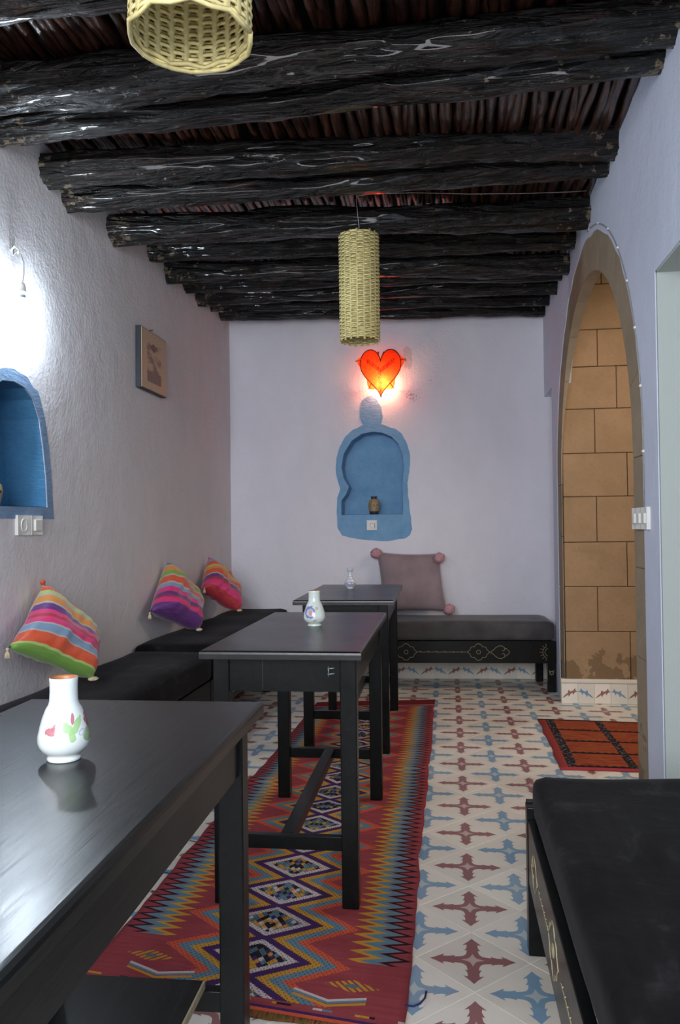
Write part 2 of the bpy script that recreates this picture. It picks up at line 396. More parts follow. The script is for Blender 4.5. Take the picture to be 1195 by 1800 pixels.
# ------------------------------------------------------------ floor tiles
fl = tag(obj('floor', B(-1.76, 2.5, -1.9, 6.2, -.08, -.0035), M_grout), 'patterned cement tile floor', 'floor', kind='structure')
H = .2828/2
prof = [(.0285, .0), (.0265, .0028), (.024, .006), (.0215, .0095), (.0185, .0125), (.0165, .0165)]  # filled to the diagonal by symmetry
arm = [(.021, .021), (.028, .0165), (.038, .0145), (.047, .0138), (.0445, .0205), (.055, .0160), (.064, .0138), (.0755, .0148), (.0710, .0250), (.082, .0175), (.092, .0095), (.107, 0)]
def cross_pts():
    half = arm; a = half + [(x, -y) for x, y in half[::-1][1:]]
    out = []
    for k in range(4):
        c, s = round(cos(-k*pi/2)), round(sin(-k*pi/2))
        q = [(x*c-y*s, x*s+y*c) for x, y in a]
        out += q[:-1]
    return out
def dia_pts(r):
    out = []
    for k in range(4):
        c, s = round(cos(-k*pi/2)), round(sin(-k*pi/2))
        for x, y in [(r, 0), (r*.55, -r*.16), (r*.30, -r*.30), (r*.16, -r*.55)]: out.append((x*c-y*s, x*s+y*c))
    return out
def tile_mesh(name, mats, top=True):
    bm = bmesh.new(); r = H-.0011
    lo = [bm.verts.new((r*cos(k*pi/2), r*sin(k*pi/2), -.009)) for k in range(4)]
    md = [bm.verts.new((r*cos(k*pi/2), r*sin(k*pi/2), -.0012)) for k in range(4)]
    tp = [bm.verts.new(((r-.0007)*cos(k*pi/2), (r-.0007)*sin(k*pi/2), 0)) for k in range(4)]
    for a, b in ((lo, md), (md, tp)):
        for i in range(4): bm.faces.new((a[i], a[(i+1) % 4], b[(i+1) % 4], b[i]))
    bm.faces.new(tp)
    flat(bm, cross_pts(), lambda x, y: (x, y, .00035), 1); flat(bm, dia_pts(.030), lambda x, y: (x, y, .0006), 2)
    bmesh.ops.recalc_face_normals(bm, faces=bm.faces)
    for f in bm.faces:
        if abs(f.normal.z) > .9 and f.normal.z < 0 and f.calc_center_median().z > 0: f.normal_flip()
    return bm
me_r = mesh('tile_red', tile_mesh('r', None), [M_tile, M_tred, M_tpink])
me_b = mesh('tile_blue', tile_mesh('b', None), [M_tile, M_tblue, M_tpale])
X0, Y0, D = .046, 2.081, .2828
cells = []
for i in range(-14, 18):
    for j in range(-26, 30):
        if (i+j) % 2: continue
        x = X0+i*D/2; y = Y0+j*D/2
        if x < -1.5 or x > 2.3 or y > 5.95 or y < -1.6: continue
        inview = (-1.25 < x < .8 and 1.15 < y) or (.7 <= x < 1.35 and 3.5 < y < 5.2)
        cells.append((inview and -.85-(.0+ (y < 1.6)*0) > -9, -y, x, y, i % 2))
view = [c for c in cells if c[0]]
rest = [c for c in cells if not c[0]]
view.sort(key=lambda c: c[3])
print('tiles in view', len(view))
for c in view[:298]:
    link('floor_tile', me_b if c[4] else me_r, fl, (c[2], c[3], random.uniform(-.0004, .0004)))
rest += view[298:]
bm = bmesh.new()
for par, me in ((0, me_r), (1, me_b)):
    for c in rest:
        if c[4] == par:
            n0 = len(bm.verts); nf = len(bm.faces); bm.from_mesh(me); bm.verts.ensure_lookup_table(); bm.faces.ensure_lookup_table()
            for v in bm.verts[n0:]: v.co += Vector((c[2], c[3], 0))
            if par:
                for f in bm.faces[nf:]:
                    if f.material_index: f.material_index += 2
tag(obj('floor_tile', bm, [M_tile, M_tred, M_tpink, M_tblue, M_tpale], fl), kind='stuff')

# tiled skirting: baseboard_back and step in the side room
def branch(bm, cx, cz, s, flip, fm, mi):
    f = -1 if flip else 1
    P = [(-.034, -.022), (-.020, -.015), (-.007, -.006), (-.004, -.016), (.004, -.002), (.013, .003), (.016, -.007), (.024, .006), (.037, .008), (.027, .014), (.024, .025), (.016, .014), (.004, .009), (-.006, .016), (-.009, .002), (-.022, -.008)]
    flat(bm, [(cx+f*x*s, cz+z*s) for x, z in P], fm, mi)
def skirting(name, label, x0, x1, zt, yfun, off, h0=.012):
    o = tag(obj(name, B(x0, x1, yfun(x0)-off+.006, yfun(x0)+.02, 0, zt), M_tile), label, 'skirting', kind='structure')
    if name == 'baseboard_back':
        o.data.transform(Matrix.Translation((-x0, -yfun(x0), 0))); o.data.transform(Matrix.Rotation(T, 4, 'Z')); o.data.transform(Matrix.Translation((x0, yfun(x0), 0)))
    tw = .0975; x = x0; k = 0
    while x < x1-.02:
        bm = bmesh.new(); xe = min(x+tw, x1)
        fm = lambda u, v, e=0: (u, yfun(u)-off-e, v)
        vs = []
        for e, dd in ((0, .0), (.006, -.006)):
            vs.append([bm.verts.new((u, yfun(u)-off+e, v)) for u, v in ((x+.001, .002), (xe-.001, .002), (xe-.001, zt-.002), (x+.001, zt-.002))])
        bm.faces.new(vs[0]); bm.faces.new(vs[1][::-1])
        for i in range(4): bm.faces.new((vs[0][i], vs[0][(i+1) % 4], vs[1][(i+1) % 4], vs[1][i]))
        if xe-x > .08: branch(bm, (x+xe)/2, zt*.5, 1.32, k % 2, lambda u, v: fm(u, v, .0005), 1)
        bmesh.ops.recalc_face_normals(bm, faces=bm.faces)
        obj('skirting_tile', bm, [M_tile, M_tblue if k % 2 else M_tred], o); x = xe; k += 1
    return o
skirting('baseboard_back', 'tiled skirting along the foot of the back wall', -1.58, .74, .115, BWY, .014)
sk = skirting('baseboard_right', 'tiled raised skirting in front of the sandstone wall', .672, 2.38, .125, lambda u: 5.13, .02)
obj('ledge', B(.668, 2.38, 5.105, 5.15, .125, .150, bev=.006), M_tile, sk)

# ------------------------------------------------------------ ceiling
ce = tag(obj('ceiling', B(-1.76, 2.5, -1.95, 6.2, 2.72, 2.82), M_dark), 'dark branch and beam ceiling', 'ceiling', kind='structure')
def stick_mesh(L, r, seed, n=10, s=6):
    bm = bmesh.new(); pts = []; rr = []
    for i in range(n+1):
        y = L*i/n; pts.append((.022*fbm(y*2.4, seed*7.3)+.008*fbm(y*9, seed*3.7), y, .016*fbm(y*2.6, seed*5.1, 4)))
        rr.append(r*(1+.5*fbm(y*7, seed*9.1)))
    tube(bm, pts, rr, s); return bm
variants = [mesh('branch', stick_mesh(1.02, random.uniform(.0125, .0195), k, 14, 7), M_stick, True) for k in range(14)]
def slope_z(y): return 2.655 + .008*(y-2.5)
nst = 0; sp = 2.27/74
for row, (ya, n) in enumerate([(1.62, 98), (2.58, 98), (3.54, 98), (4.5, 98)]):
    for i in range(74):
        x = XL+.012+sp*i
        o = link('branch', random.choice(variants), ce, (x+random.uniform(-.003, .003), ya+random.uniform(-.03, .03), slope_z(ya+.5)+random.uniform(-.006, .004)), (random.uniform(-.004, .004), random.uniform(0, 6), random.uniform(-.03, .03)))
        nst += 1
bm = bmesh.new()
for ya in (5.3,):
    for i in range(74):
        n0 = len(bm.verts); bm.from_mesh(random.choice(variants)); bm.verts.ensure_lookup_table()
        for v in bm.verts[n0:]: v.co = Vector((v.co.x+XL+.012+sp*i, v.co.y*.6+ya, v.co.z+slope_z(ya)))
tag(obj('branch', bm, M_stick, ce), kind='stuff')

#  (Yl, zl, Yr, zr, radius)  : lower silhouette edge at left and right wall
beams = [
 (2.03, 2.47, 2.09, 2.50, .075, 'ceiling trunk nearest the camera, at the top left above the near basket lamp'),
 (2.50, 2.475, 2.54, 2.525, .075, 'front log of the thick nearest pair crossing behind the near basket lamp'),
 (2.715, 2.475, 2.69, 2.520, .062, 'rear log of the thick nearest pair, lower edge touching the left wall top'),
 (3.075, 2.475, 3.38, 2.58, .066, 'front log of the knotty second pair, with pale worn left end'),
 (3.243, 2.445, 3.56, 2.575, .055, 'rear log of the knotty second pair of ceiling beams'),
 (3.716, 2.465, 4.031, 2.527, .070, 'single ceiling log that the hanging reed lamp cable runs along'),
 (4.22, 2.545, 4.46, 2.57, .058, 'front log of the pair just behind the cylindrical hanging lamp'),
 (4.49, 2.515, 4.68, 2.500, .062, 'rear log of the pair just behind the cylindrical hanging lamp'),
 (4.80, 2.55, 4.95, 2.55, .050, 'thin high log between the two rear ceiling logs'),
 (5.036, 2.545, 5.178, 2.532, .058, 'brownish ceiling log second from the back wall'),
 (5.35, 2.575, 5.56, 2.560, .045, 'thin high log just in front of the rearmost ceiling log'),
 (5.577, 2.572, 5.82, 2.562, .055, 'rearmost ceiling log against the top of the back wall')]
for bi, (yl, zl, yr, zr, r, lab) in enumerate(beams):
    def ctr(y, z):
        e = math.atan2(z-CAMH, y); return y - r*sin(e), z + r*cos(e)
    a = ctr(yl, zl); b = ctr(yr, zr); n = 150; s = 40
    bm = bmesh.new(); rings = []
    kn = [(random.uniform(0.1, .9), random.uniform(0, 6.28), random.uniform(.15, .35)) for _ in range(4)]
    for i in range(n+1):
        f = i/n; x = XL-.02+(XR-XL+.04)*f
        cy = a[0]+(b[0]-a[0])*f + .012*fbm(f*3, bi*5)*min(1, 8*f*(1-f)); cz = a[1]+(b[1]-a[1])*f + .010*fbm(f*3.5, bi*9, 2)
        ring = []
        for k in range(s):
            t = 2*pi*k/s
            rr = r*(.90+.24*fbm(x*1.3+cos(t)*.9, sin(t)*.9, bi*7.7)+.26*fbm(x*2.6, cos(t)*2.2, sin(t)*2.2+bi*3)+.12*fbm(x*7, cos(t)*5, sin(t)*5+bi))
            rd = 1-abs(fbm(x*1.1+3, cos(t)*2.6+bi*4, sin(t)*2.6))*3.2; rr += r*.11*max(-.6, rd)
            rd = 1-abs(fbm(x*2.3, cos(t+x)*4+bi*4, sin(t+x)*4))*3.5; rr += r*.06*max(-.5, rd)
            for kf, kt, ka in kn:
                dd = ((f-kf)*30)**2+((((t-kt+pi) % (2*pi))-pi)*2.2)**2
                rr += r*ka*.6*math.exp(-dd)
            ring.append(bm.verts.new((x, cy+rr*cos(t), cz+rr*sin(t))))
        rings.append(ring)
    for i in range(n):
        for k in range(s): bm.faces.new((rings[i][k], rings[i+1][k], rings[i+1][(k+1) % s], rings[i][(k+1) % s]))
    bm.faces.new(rings[0]); bm.faces.new(rings[-1][::-1])
    bmesh.ops.recalc_face_normals(bm, faces=bm.faces)
    tag(obj('ceiling_beam', bm, M_beam, smooth=True), lab, 'ceiling beam', 'tarred log beams across the ceiling')

# ------------------------------------------------------------ soft boxes (mattresses)
def soft(x0, x1, y0, y1, z0, z1, bev, amp, seed, mats, name, parent, nx=.06):
    bm = bmesh.new()
    cx, cy, cz = (x0+x1)/2, (y0+y1)/2, (z0+z1)/2; hx, hy, hz = (x1-x0)/2, (y1-y0)/2, (z1-z0)/2
    N = [max(3, int((x1-x0)/nx)), max(3, int((y1-y0)/nx)), 6]
    cache = {}
    def co(i, v):                # clustered spacing near the edges
        f = v/N[i]*2-1; return f if i == 2 else (abs(f)**.75)*(1 if f > 0 else -1)
    def vert(a, b, c):
        k = (a, b, c)
        if k not in cache:
            p = Vector((co(0, a)*hx, co(1, b)*hy, co(2, c)*hz))
            q = Vector([max(-h+bev, min(h-bev, v)) for v, h in zip(p, (hx, hy, hz))]); d = p-q
            if d.length > 1e-6:
                m = max(abs(d.x), abs(d.y), abs(d.z)); d = d.normalized()*min(bev, m*1.0)
                p = q+d
            w = Vector((cx, cy, cz))+p
            p2 = w + Vector((fbm(w.x*2, w.y*2, w.z*3+seed)*.6, fbm(w.y*2, w.x*2, w.z*3+seed)*.6, fbm(w.x*3, w.y*3, seed)))*amp*(1 if c > 0 else 0)
            cache[k] = bm.verts.new(p2)
        return cache[k]
    for ax in range(3):
        u, v = [i for i in range(3) if i != ax]
        for side in (0, N[ax]):
            for i in range(N[u]):
                for j in range(N[v]):
                    q = []
                    for di, dj in ((0, 0), (1, 0), (1, 1), (0, 1)):
                        t = [0, 0, 0]; t[ax] = side; t[u] = i+di; t[v] = j+dj; q.append(vert(*t))
                    bm.faces.new(q)
    bmesh.ops.recalc_face_normals(bm, faces=bm.faces)
    return obj(name, bm, mats, parent, True)

def leg(parent, x0, x1, y0, y1, z1, z0=0.0005, name='leg', mt=None): return obj(name, B(x0, x1, y0, y1, z0, z1, bev=.003), mt or M_wood, parent)
def carve(parent, polys, fm, r=.0013, name='carving'):
    for pl in polys:
        bm = bmesh.new(); tube(bm, [fm(u, v) for u, v in pl], r, 5); obj(name, bm, M_gold, parent)
def circ(cx, cz, r, n=14, a0=0, a1=2*pi): return [(cx+r*cos(a0+(a1-a0)*i/n), cz+r*sin(a0+(a1-a0)*i/n)) for i in range(n+1)]
def rosette(cx, cz, w=.073, h=.052):
    def zz(x):
        x = abs(x); v = .34*max(0, (1-x))/.28 if x > .72 else 0
        if x < .34: v = max(v, .62+.42*sqrt(1-(x/.34)**2))
        if abs(x-.5) < .25: v = max(v, .32+.36*sqrt(1-((x-.5)/.25)**2))
        return max(v, .34 if x < .72 else 0)
    xs = [-1+2*i/32 for i in range(33)]
    out = [(cx+w*x, cz+h*zz(x)) for x in xs] + [(cx+w*x, cz-h*zz(x)) for x in xs[::-1]]
    return [out, circ(cx, cz, .013)]
def palmette(cx, cz, s=1):
    o = []
    for sg in (1, -1):
        o.append([(cx+s*u, cz+sg*v) for u, v in [(0, 0), (.02, .012), (.035, .028), (.055, .040), (.075, .042), (.092, .032), (.096, .016), (.086, .008), (.078, .014)]])
        o.append([(cx+s*u, cz+sg*v) for u, v in [(.096, .026), (.108, .024), (.112, .014), (.122, .010), (.124, 0)]])
    return o
def twine(x0, x1, z):
    n = 24; o = [[(x0+(x1-x0)*i/n, z+.0015*sin(i*1.7)) for i in range(n+1)]]
    for i in range(2, n, 4): xx = x0+(x1-x0)*i/n; o.append([(xx-.012, z+.006), (xx, z)])
    return o

# back bench
bb = empty('bench', (-.45, 5.62, 0), 'low black bench along the back wall with thin charcoal mattress and carved front', 'bench', rz=T)
def inb(o): return o
LB = lambda x: x+.45     # local x of the back bench
soft(LB(-1.05), LB(.675), -.245, .215, .335, .462, .03, .006, 4, M_velvet2, 'mattress', bb)
obj('frame', B(LB(-1.05), LB(.675), -.20, .20, .30, .333), M_wood, bb)
obj('front_board', B(LB(-1.05), LB(.675), -.235, -.212, .19, .334, bev=.002), M_wood, bb)
for x in (-1.04, .62):
    leg(bb, LB(x), LB(x)+.052, -.236, -.185, .333); leg(bb, LB(x)-.02, LB(x)+.03, .14, .19, .333)
ps = rosette(LB(-.30), .262) + rosette(LB(.175), .262) + rosette(LB(-.72), .262) + palmette(LB(.25), .262) + twine(LB(-.225), LB(.10), .262) + twine(LB(-.64), LB(-.375), .262)
ps += [circ(LB(.63), .262, .040, 12, pi*.62, pi*1.38), circ(LB(.63), .262, .026, 10, pi*.6, pi*1.4)]
for k in range(7):
    a = pi*.62+pi*.76*k/6; ps.append([(LB(.63)+r_*cos(a), .262+r_*sin(a)) for r_ in (.044, .060)])
ps += [[(LB(.632)+a, .118+b) for a, b in [(0, 0), (.024, 0), (.024, .02), (0, .02), (0, 0)]]] + [[(LB(.628)+a, .128+b) for a, b in [(0, .018), (.016, -.018), (.032, .018), (0, .006), (.032, .006)]]]
carve(bb, ps, lambda u, v: (u, -.2362, v))

# left benches (two units, mattress joint at y = 3.9)
for nm, y0, y1, lab, zt, s in (('a', 1.2, 3.885, 'long black bench with sagging charcoal mattress under the left wall, nearer part', .492, 1),
                               ('b', 3.895, 5.355, 'black bench with charcoal mattress filling the back left corner', .512, 2)):
    e = empty('bench', ((XL-1.15)/2, (y0+y1)/2, 0), lab, 'bench'); ox, oy = (XL-1.15)/2, (y0+y1)/2
    y2 = y1 if s == 1 else BWY(-1.5)-.02
    soft(XL+.006-ox, -1.155-ox, y0-oy, y2-oy, .345, zt, .035, .010, s*3, M_velvet, 'mattress', e)
    obj('frame', B(XL+.01-ox, -1.18-ox, y0-oy, y2-oy, .31, .343), M_wood, e)
    obj('front_board', B(-1.195-ox, -1.172-ox, y0-oy, y1-oy, .17, .343, bev=.002), M_wood, e)
    for yy in (y0+.01, y1-.06):
        leg(e, -1.24-ox, -1.19-ox, yy-oy, yy-oy+.05, .31); leg(e, XL+.02-ox, XL+.07-ox, yy-oy, yy-oy+.05, .31)
    ps = []
    for cy in [v for v in (2.0, 2.5, 2.95, 3.45, 4.3, 4.8) if y0 < v < y1-.2]:
        ps += rosette(cy-oy, .257) + twine(cy-oy+.08, cy-oy+.33, .257)
    if s == 1: ps += palmette(3.55-oy, .257)
    carve(e, ps, lambda u, v: (-1.171-ox, u, v))
# right bench
e = empty('bench', (.46, 1.2, 0), 'wide black velvet topped bench in the bottom right corner', 'bench'); ox, oy = .46, 1.2
soft(.205-ox, .672-ox, .1-oy, 2.165-oy, .335, .45, .030, .008, 9, M_velvet, 'mattress', e, .04)
obj('frame', B(.225-ox, .66-ox, .12-oy, 2.16-oy, .30, .333), M_wood, e)
obj('side_board', B(.190-ox, .212-ox, .12-oy, 2.11-oy, .185, .345, bev=.002), M_wood, e)
obj('end_board', B(.190-ox, .66-ox, 2.152-oy, 2.17-oy, .19, .38, bev=.002), M_wood, e)
for x in (.188, .61):
    for y in (.14, 2.115): leg(e, x-ox, x+.05-ox, y-oy, y+.05-oy, .375 if x < .3 and y > 1 else .333)
ps = []
for cy in (.9, 1.25, 1.62): ps += rosette(cy-oy, .27) + twine(cy-oy+.08, cy-oy+.26, .27)
ps += palmette(1.9-oy, .27)
carve(e, ps, lambda u, v: (.1893-ox, u, v))

# ------------------------------------------------------------ tables
def table(x0, x1, y0, y1, zt, lab, legs, rz=0, foot=False):
    ox, oy = (x0+x1)/2, (y0+y1)/2
    e = empty('table', (ox, oy, 0), lab, 'table', 'narrow black tables in a row', rz)
    X0_, X1_, Y0_, Y1_ = x0-ox, x1-ox, y0-oy, y1-oy
    bm = B(X0_, X1_, Y0_, Y1_, zt-.024, zt)
    es = [ed for ed in bm.edges if all(v.co.z > zt-.001 for v in ed.verts)]
    bmesh.ops.bevel(bm, geom=es, offset=.010, segments=3, affect='EDGES', profile=.6)
    obj('table_top', bm, M_top, e)
    lx0, lx1, ly0, ly1 = [v-o for v, o in zip(legs, (ox, ox, oy, oy))]; t = .048
    for x in (lx0, lx1-t):
        for y in (ly0, ly1-t): leg(e, x, x+t, y, y+t, zt-.024, .0068)
    za, zb = zt-.024, zt-.125
    for y in (ly0+.008, ly1-.028): obj('apron', B(lx0+t, lx1-t, y, y+.02, zb, za), M_wood, e)
    for x in (lx0+.008, lx1-.028): obj('apron', B(x, x+.02, ly0+t, ly1-t, zb, za), M_wood, e)
    for y in (ly0+.012, ly1-.036): obj('stretcher', B(lx0+t, lx1-t, y, y+.024, .165, .205, bev=.002), M_wood, e)
    xm = (lx0+lx1)/2-.02; obj('stretcher', B(xm, xm+.04, ly0+.036, ly1-.036, .172, .205, bev=.002), M_wood, e)
    return e
T2 = table(-.715, -.250, 2.245, 3.300, .745, 'middle black table holding the white vase with blue and orange flower', (-.690, -.270, 2.300, 3.270), R(.5))
T3 = table(-.755, -.270, 3.830, 4.890, .745, 'black table farthest from the camera near the pink cushion', (-.715, -.300, 3.880, 4.840), R(1.0))
T1 = table(-.850, -.360, .500, 1.590, .745, 'near black table filling the lower left with glossy reflecting top', (-.825, -.385, .56, 1.555), R(1.2))
# footrest plank on the near table's stretchers
obj('footrest', B(-.765+.605, -.470+.605, 1.22-1.045, 1.525-1.045, .206, .222, bev=.001), M_wood, T1)
obj('footrest_end', B(-.4698+.605, -.466+.605, 1.22-1.045, 1.525-1.045, .2065, .2215), M_raw, T1)
bm = bmesh.new(); 
tube(bm, [(.13, -.5365, .688), (.15, -.5365, .69)], .0016, 5); tube(bm, [(.13, -.5365, .672), (.15, -.5365, .674)], .0016, 5); tube(bm, [(.133, -.5365, .665), (.133, -.5365, .695)], .0012, 5)
T2n = obj('nail_mark', bm, M_grey, T2); T2n.location = (0, .0625, 0)
obj('apron_seam', B(-.062, -.060, -.4665, -.4640, .625, .715), M_black, T2)

# ------------------------------------------------------------ rugs
def striptri(t, v, period, off=0.):
    x = t.m('FRACT', t.m('ADD', t.m('DIVIDE', t.m('SUBTRACT', v, off), period), .5))
    return t.m('SUBTRACT', 1, t.m('MULTIPLY', t.m('ABSOLUTE', t.m('SUBTRACT', x, .5)), 2))
def between(t, x, a, b): return t.m('MULTIPLY', t.m('GREATER_THAN', x, a), t.m('LESS_THAN', x, b))
RL = 3.30; RW = .735
def rug_mat():
    m, t, p = mat('kilim wool', (.3, .05, .06), .9, spec=.1)
    uv = t.coord('UV'); u, v, _ = t.xyz(uv)      # metres
    up = t.m('SUBTRACT', t.m('DIVIDE', u, RW), .5); au = t.m('ABSOLUTE', up)
    tri = striptri(t, v, .186, .235)
    # woven steps
    auq = t.m('DIVIDE', t.m('FLOOR', t.m('MULTIPLY', au, 130)), 130)
    e = t.m('SUBTRACT', auq, t.m('MULTIPLY', tri, .158))
    RED = t.mix(t.noise(t.mapping(uv, (3, 40, 1)), 2, 3), (.235, .032, .045), (.36, .075, .080))
    OR = (.62, .10, .045); YE = (.55, .27, .035); BL = (.12, .22, .28); PU = (.06, .022, .10); WH = (.58, .48, .46); TE = (.09, .16, .17); BK = (.018, .014, .02)
    # interior motif
    q = .0165
    aa = t.m('MULTIPLY', au, RW)
    ca = t.m('FLOOR', t.m('DIVIDE', t.m('ADD', aa, t.m('MULTIPLY', v, .62)), q)); cb = t.m('FLOOR', t.m('DIVIDE', t.m('SUBTRACT', aa, t.m('MULTIPLY', v, .62)), q))
    cmb = t.new('ShaderNodeCombineXYZ'); t.setin(cmb.inputs[0], ca); t.setin(cmb.inputs[1], cb)
    wn = t.new('ShaderNodeTexWhiteNoise', noise_dimensions='2D'); t.setin(wn.inputs['Vector'], cmb.outputs[0])
    inner = t.ramp(wn.outputs['Value'], [(0, BK), (.30, TE), (.52, BL), (.68, YE), (.84, PU), (.93, WH)], 'CONSTANT')
    col = RED
    # nested zigzag bands
    e01 = t.m('DIVIDE', t.m('ADD', e, .2), .5)       # -.2..3 -> 0..1
    def P(x): return (x+.2)/.5
    bands = t.ramp(e01, [(0, WH), (P(-.020), PU), (P(.026), YE), (P(.064), BL), (P(.110), OR), (P(.152), RED and (0, 0, 0))], 'CONSTANT')
    col = t.mix(t.m('LESS_THAN', e, .152), col, bands)
    col = t.mix(t.m('LESS_THAN', e, -.052), col, inner)
    # dark stitching dots inside the bands
    dot = t.m('MULTIPLY', t.m('GREATER_THAN', t.m('SINE', t.m('MULTIPLY', t.m('ADD', aa, t.m('MULTIPLY', v, .62)), 520)), .35), t.m('GREATER_THAN', t.m('SINE', t.m('MULTIPLY', t.m('SUBTRACT', aa, t.m('MULTIPLY', v, .62)), 520)), .1))
    col = t.mix(t.m('MULTIPLY', t.m('MULTIPLY', dot, t.m('LESS_THAN', e, .152)), .6), col, (.05, .03, .05))
    # serrated side borders
    z = t.m('MULTIPLY', t.m('SUBTRACT', striptri(t, v, .040), .5), .075)
    lean = t.m('MULTIPLY', t.m('SUBTRACT', t.noise(t.mapping(uv, (0, 1.3, 0)), 1.0, 2), .5), .03)
    g = t.m('ADD', t.m('ADD', au, z), lean)
    side = t.ramp(t.m('DIVIDE', t.m('SUBTRACT', g, .3), .2), [(0, (0, 0, 0)), (.14, YE), (.34, BL), (.62, (.30, .05, .05)), (.66, BK), (.80, (.30, .05, .05))], 'CONSTANT')
    live = t.m('MULTIPLY', between(t, v, .27, RL-.16), between(t, g, .328, .46))
    col = t.mix(live, col, side)
    # near end: motifs and stripes
    def diamond(cu, cv, ru, rv):
        a = t.m('DIVIDE', t.m('ABSOLUTE', t.m('SUBTRACT', au, cu)), ru); b = t.m('DIVIDE', t.m('ABSOLUTE', t.m('SUBTRACT', v, cv)), rv)
        return t.m('ADD', a, b)
    d = diamond(.33, .165, .085, .026); st = t.m('GREATER_THAN', t.m('SINE', t.m('MULTIPLY', t.m('ADD', au, t.m('MULTIPLY', v, 1.2)), 260)), -.2)
    end = between(t, v, .012, .26)
    col = t.mix(t.m('MULTIPLY', t.m('MULTIPLY', t.m('LESS_THAN', d, 1), st), end), col, YE)
    col = t.mix(t.m('LESS_THAN', d, .35), col, TE)
    d2 = t.m('ABSOLUTE', t.m('SUBTRACT', t.m('SUBTRACT', v, .088), t.m('MULTIPLY', t.m('ABSOLUTE', t.m('SUBTRACT', au, .27)), .26)))
    w2 = between(t, au, .16, .38)
    for off, c_ in ((.0, YE), (.012, BL), (.020, WH)):
        dd = t.m('ABSOLUTE', t.m('SUBTRACT', t.m('SUBTRACT', v, .075+off), t.m('MULTIPLY', t.m('ABSOLUTE', t.m('SUBTRACT', au, .27)), .26)))
        col = t.mix(t.m('MULTIPLY', t.m('LESS_THAN', dd, .0045), w2), col, c_)
    col = t.mix(between(t, v, .030, .066), col, RED)
    dash = t.m('MULTIPLY', between(t, v, .052, .060), t.m('GREATER_THAN', t.m('SINE', t.m('MULTIPLY', u, 70)), .1)); col = t.mix(dash, col, t.ramp(t.m('FRACT', t.m('MULTIPLY', u, 5)), [(0, YE), (.3, BK), (.55, WH), (.8, BL)], 'CONSTANT'))
    col = t.mix(between(t, v, .030, .040), col, PU); col = t.mix(between(t, v, .018, .030), col, OR)
    ef = t.ramp(t.noise(t.mapping(uv, (60, 8, 1)), 3, 2), [(.3, (.03, .02, .02)), (.5, (.12, .08, .02)), (.62, (.30, .05, .03))])
    col = t.mix(t.m('LESS_THAN', v, .018), col, ef)
    # far end
    far = t.m('GREATER_THAN', v, RL-.13); col = t.mix(far, col, t.ramp(t.m('FRACT', t.m('MULTIPLY', v, 22)), [(0, (.16, .018, .02)), (.5, (.22, .03, .03))], 'CONSTANT'))
    col = t.mix(between(t, v, RL-.14, RL-.13), col, (.45, .35, .33))
    weave = t.m('ADD', t.m('SINE', t.m('MULTIPLY', u, 2600)), t.m('SINE', t.m('MULTIPLY', v, 1500)))
    t.setin(p.inputs['Base Color'], col); t.setin(p.inputs['Normal'], t.bump(weave, .3, .0008)); return m
def rug(name, corners, nu, nv, W, L, hfun, mt, th=.005, edge=.004, seed=0):
    bm = bmesh.new(); uvl = bm.loops.layers.uv.new('UVMap'); G = []
    bl, br, tl, tr = [Vector((*c, 0)) for c in corners]
    for lay in (0, 1):
        g = []
        for j in range(nv+1):
            row = []
            for i in range(nu+1):
                a, b = i/nu, j/nv; P = (bl*(1-a)+br*a)*(1-b)+(tl*(1-a)+tr*a)*b
                s = (1 if i == nu else -1 if i == 0 else 0)
                P.x += s*edge*fbm(b*L*7, seed, 1)*2 + .006*fbm(b*L*1.5, seed)
                P.y += (edge*fbm(a*9, seed, 5)*2 if j in (0, nv) else 0)
                z = .0008+hfun(a, b) + (th if lay else 0); row.append((bm.verts.new((P.x, P.y, z)), a*W, b*L))
            g.append(row)
        G.append(g)
    def face(q, rev=False):
        if rev: q = q[::-1]
        f = bm.faces.new([v[0] for v in q]); f.smooth = True
        for l, v in zip(f.loops, q): l[uvl].uv = (v[1], v[2])
    for j in range(nv):
        for i in range(nu):
            for lay in (0, 1):
                g = G[lay]; face([g[j][i], g[j][i+1], g[j+1][i+1], g[j+1][i]], lay == 0)
    for i in range(nu):
        for j in (0, nv): face([G[0][j][i], G[0][j][i+1], G[1][j][i+1], G[1][j][i]], j == nv)
    for j in range(nv):
        for i in (0, nu): face([G[0][j][i], G[0][j+1][i], G[1][j+1][i], G[1][j][i]], i == 0)
    return obj(name, bm, mt)
def rh(a, b):
    h = max(0, fbm(a*1.5, b*7, 3.3))*.012
    for bc, am, ac in ((.27, .010, 1.), (.40, .013, .8), (.515, .016, 0.2), (.56, .014, .9), (.66, .012, .3)):
        h += am*math.exp(-((b-bc-.03*(a-.5))*55)**2)*math.exp(-((a-ac)*2.2)**2)
    return h*.8*min(1-math.exp(-((b-q)/.022)**2) for q in (.165, .175, .44, .455, .63, .65, .66, .92, .935, .945))
rg = rug('rug', [(-.905, 1.86), (-.108, 1.735), (-.822, 4.99), (-.096, 5.12)], 36, 190, RW, RL, rh, rug_mat())
tag(rg, 'long red kilim runner with zigzag diamond pattern under the tables', 'rug')
for i in range(5):
    bm = bmesh.new(); tube(bm, [(-.90, 1.90-.01*i, .005), (-.94-.006*i, 1.885-.012*i, .008), (-.965+.004*i, 1.86-.016*i, .004)], .002, 5); obj('fringe_thread', bm, M_black, rg)
for i in range(4):
    bm = bmesh.new(); tube(bm, [(-.875, 2.35+.13*i, .005), (-.90-.01*(i % 2), 2.36+.13*i, .006)], .0015, 5); obj('fringe_thread', bm, M_black, rg)
M_thread = simple('navy thread', (.01, .02, .12), .7)
bm = bmesh.new(); tube(bm, [(-.112, 1.86, .006), (-.092, 1.856, .008), (-.078, 1.868, .008), (-.068, 1.895, .006), (-.066, 1.925, .004)], .0022, 6)
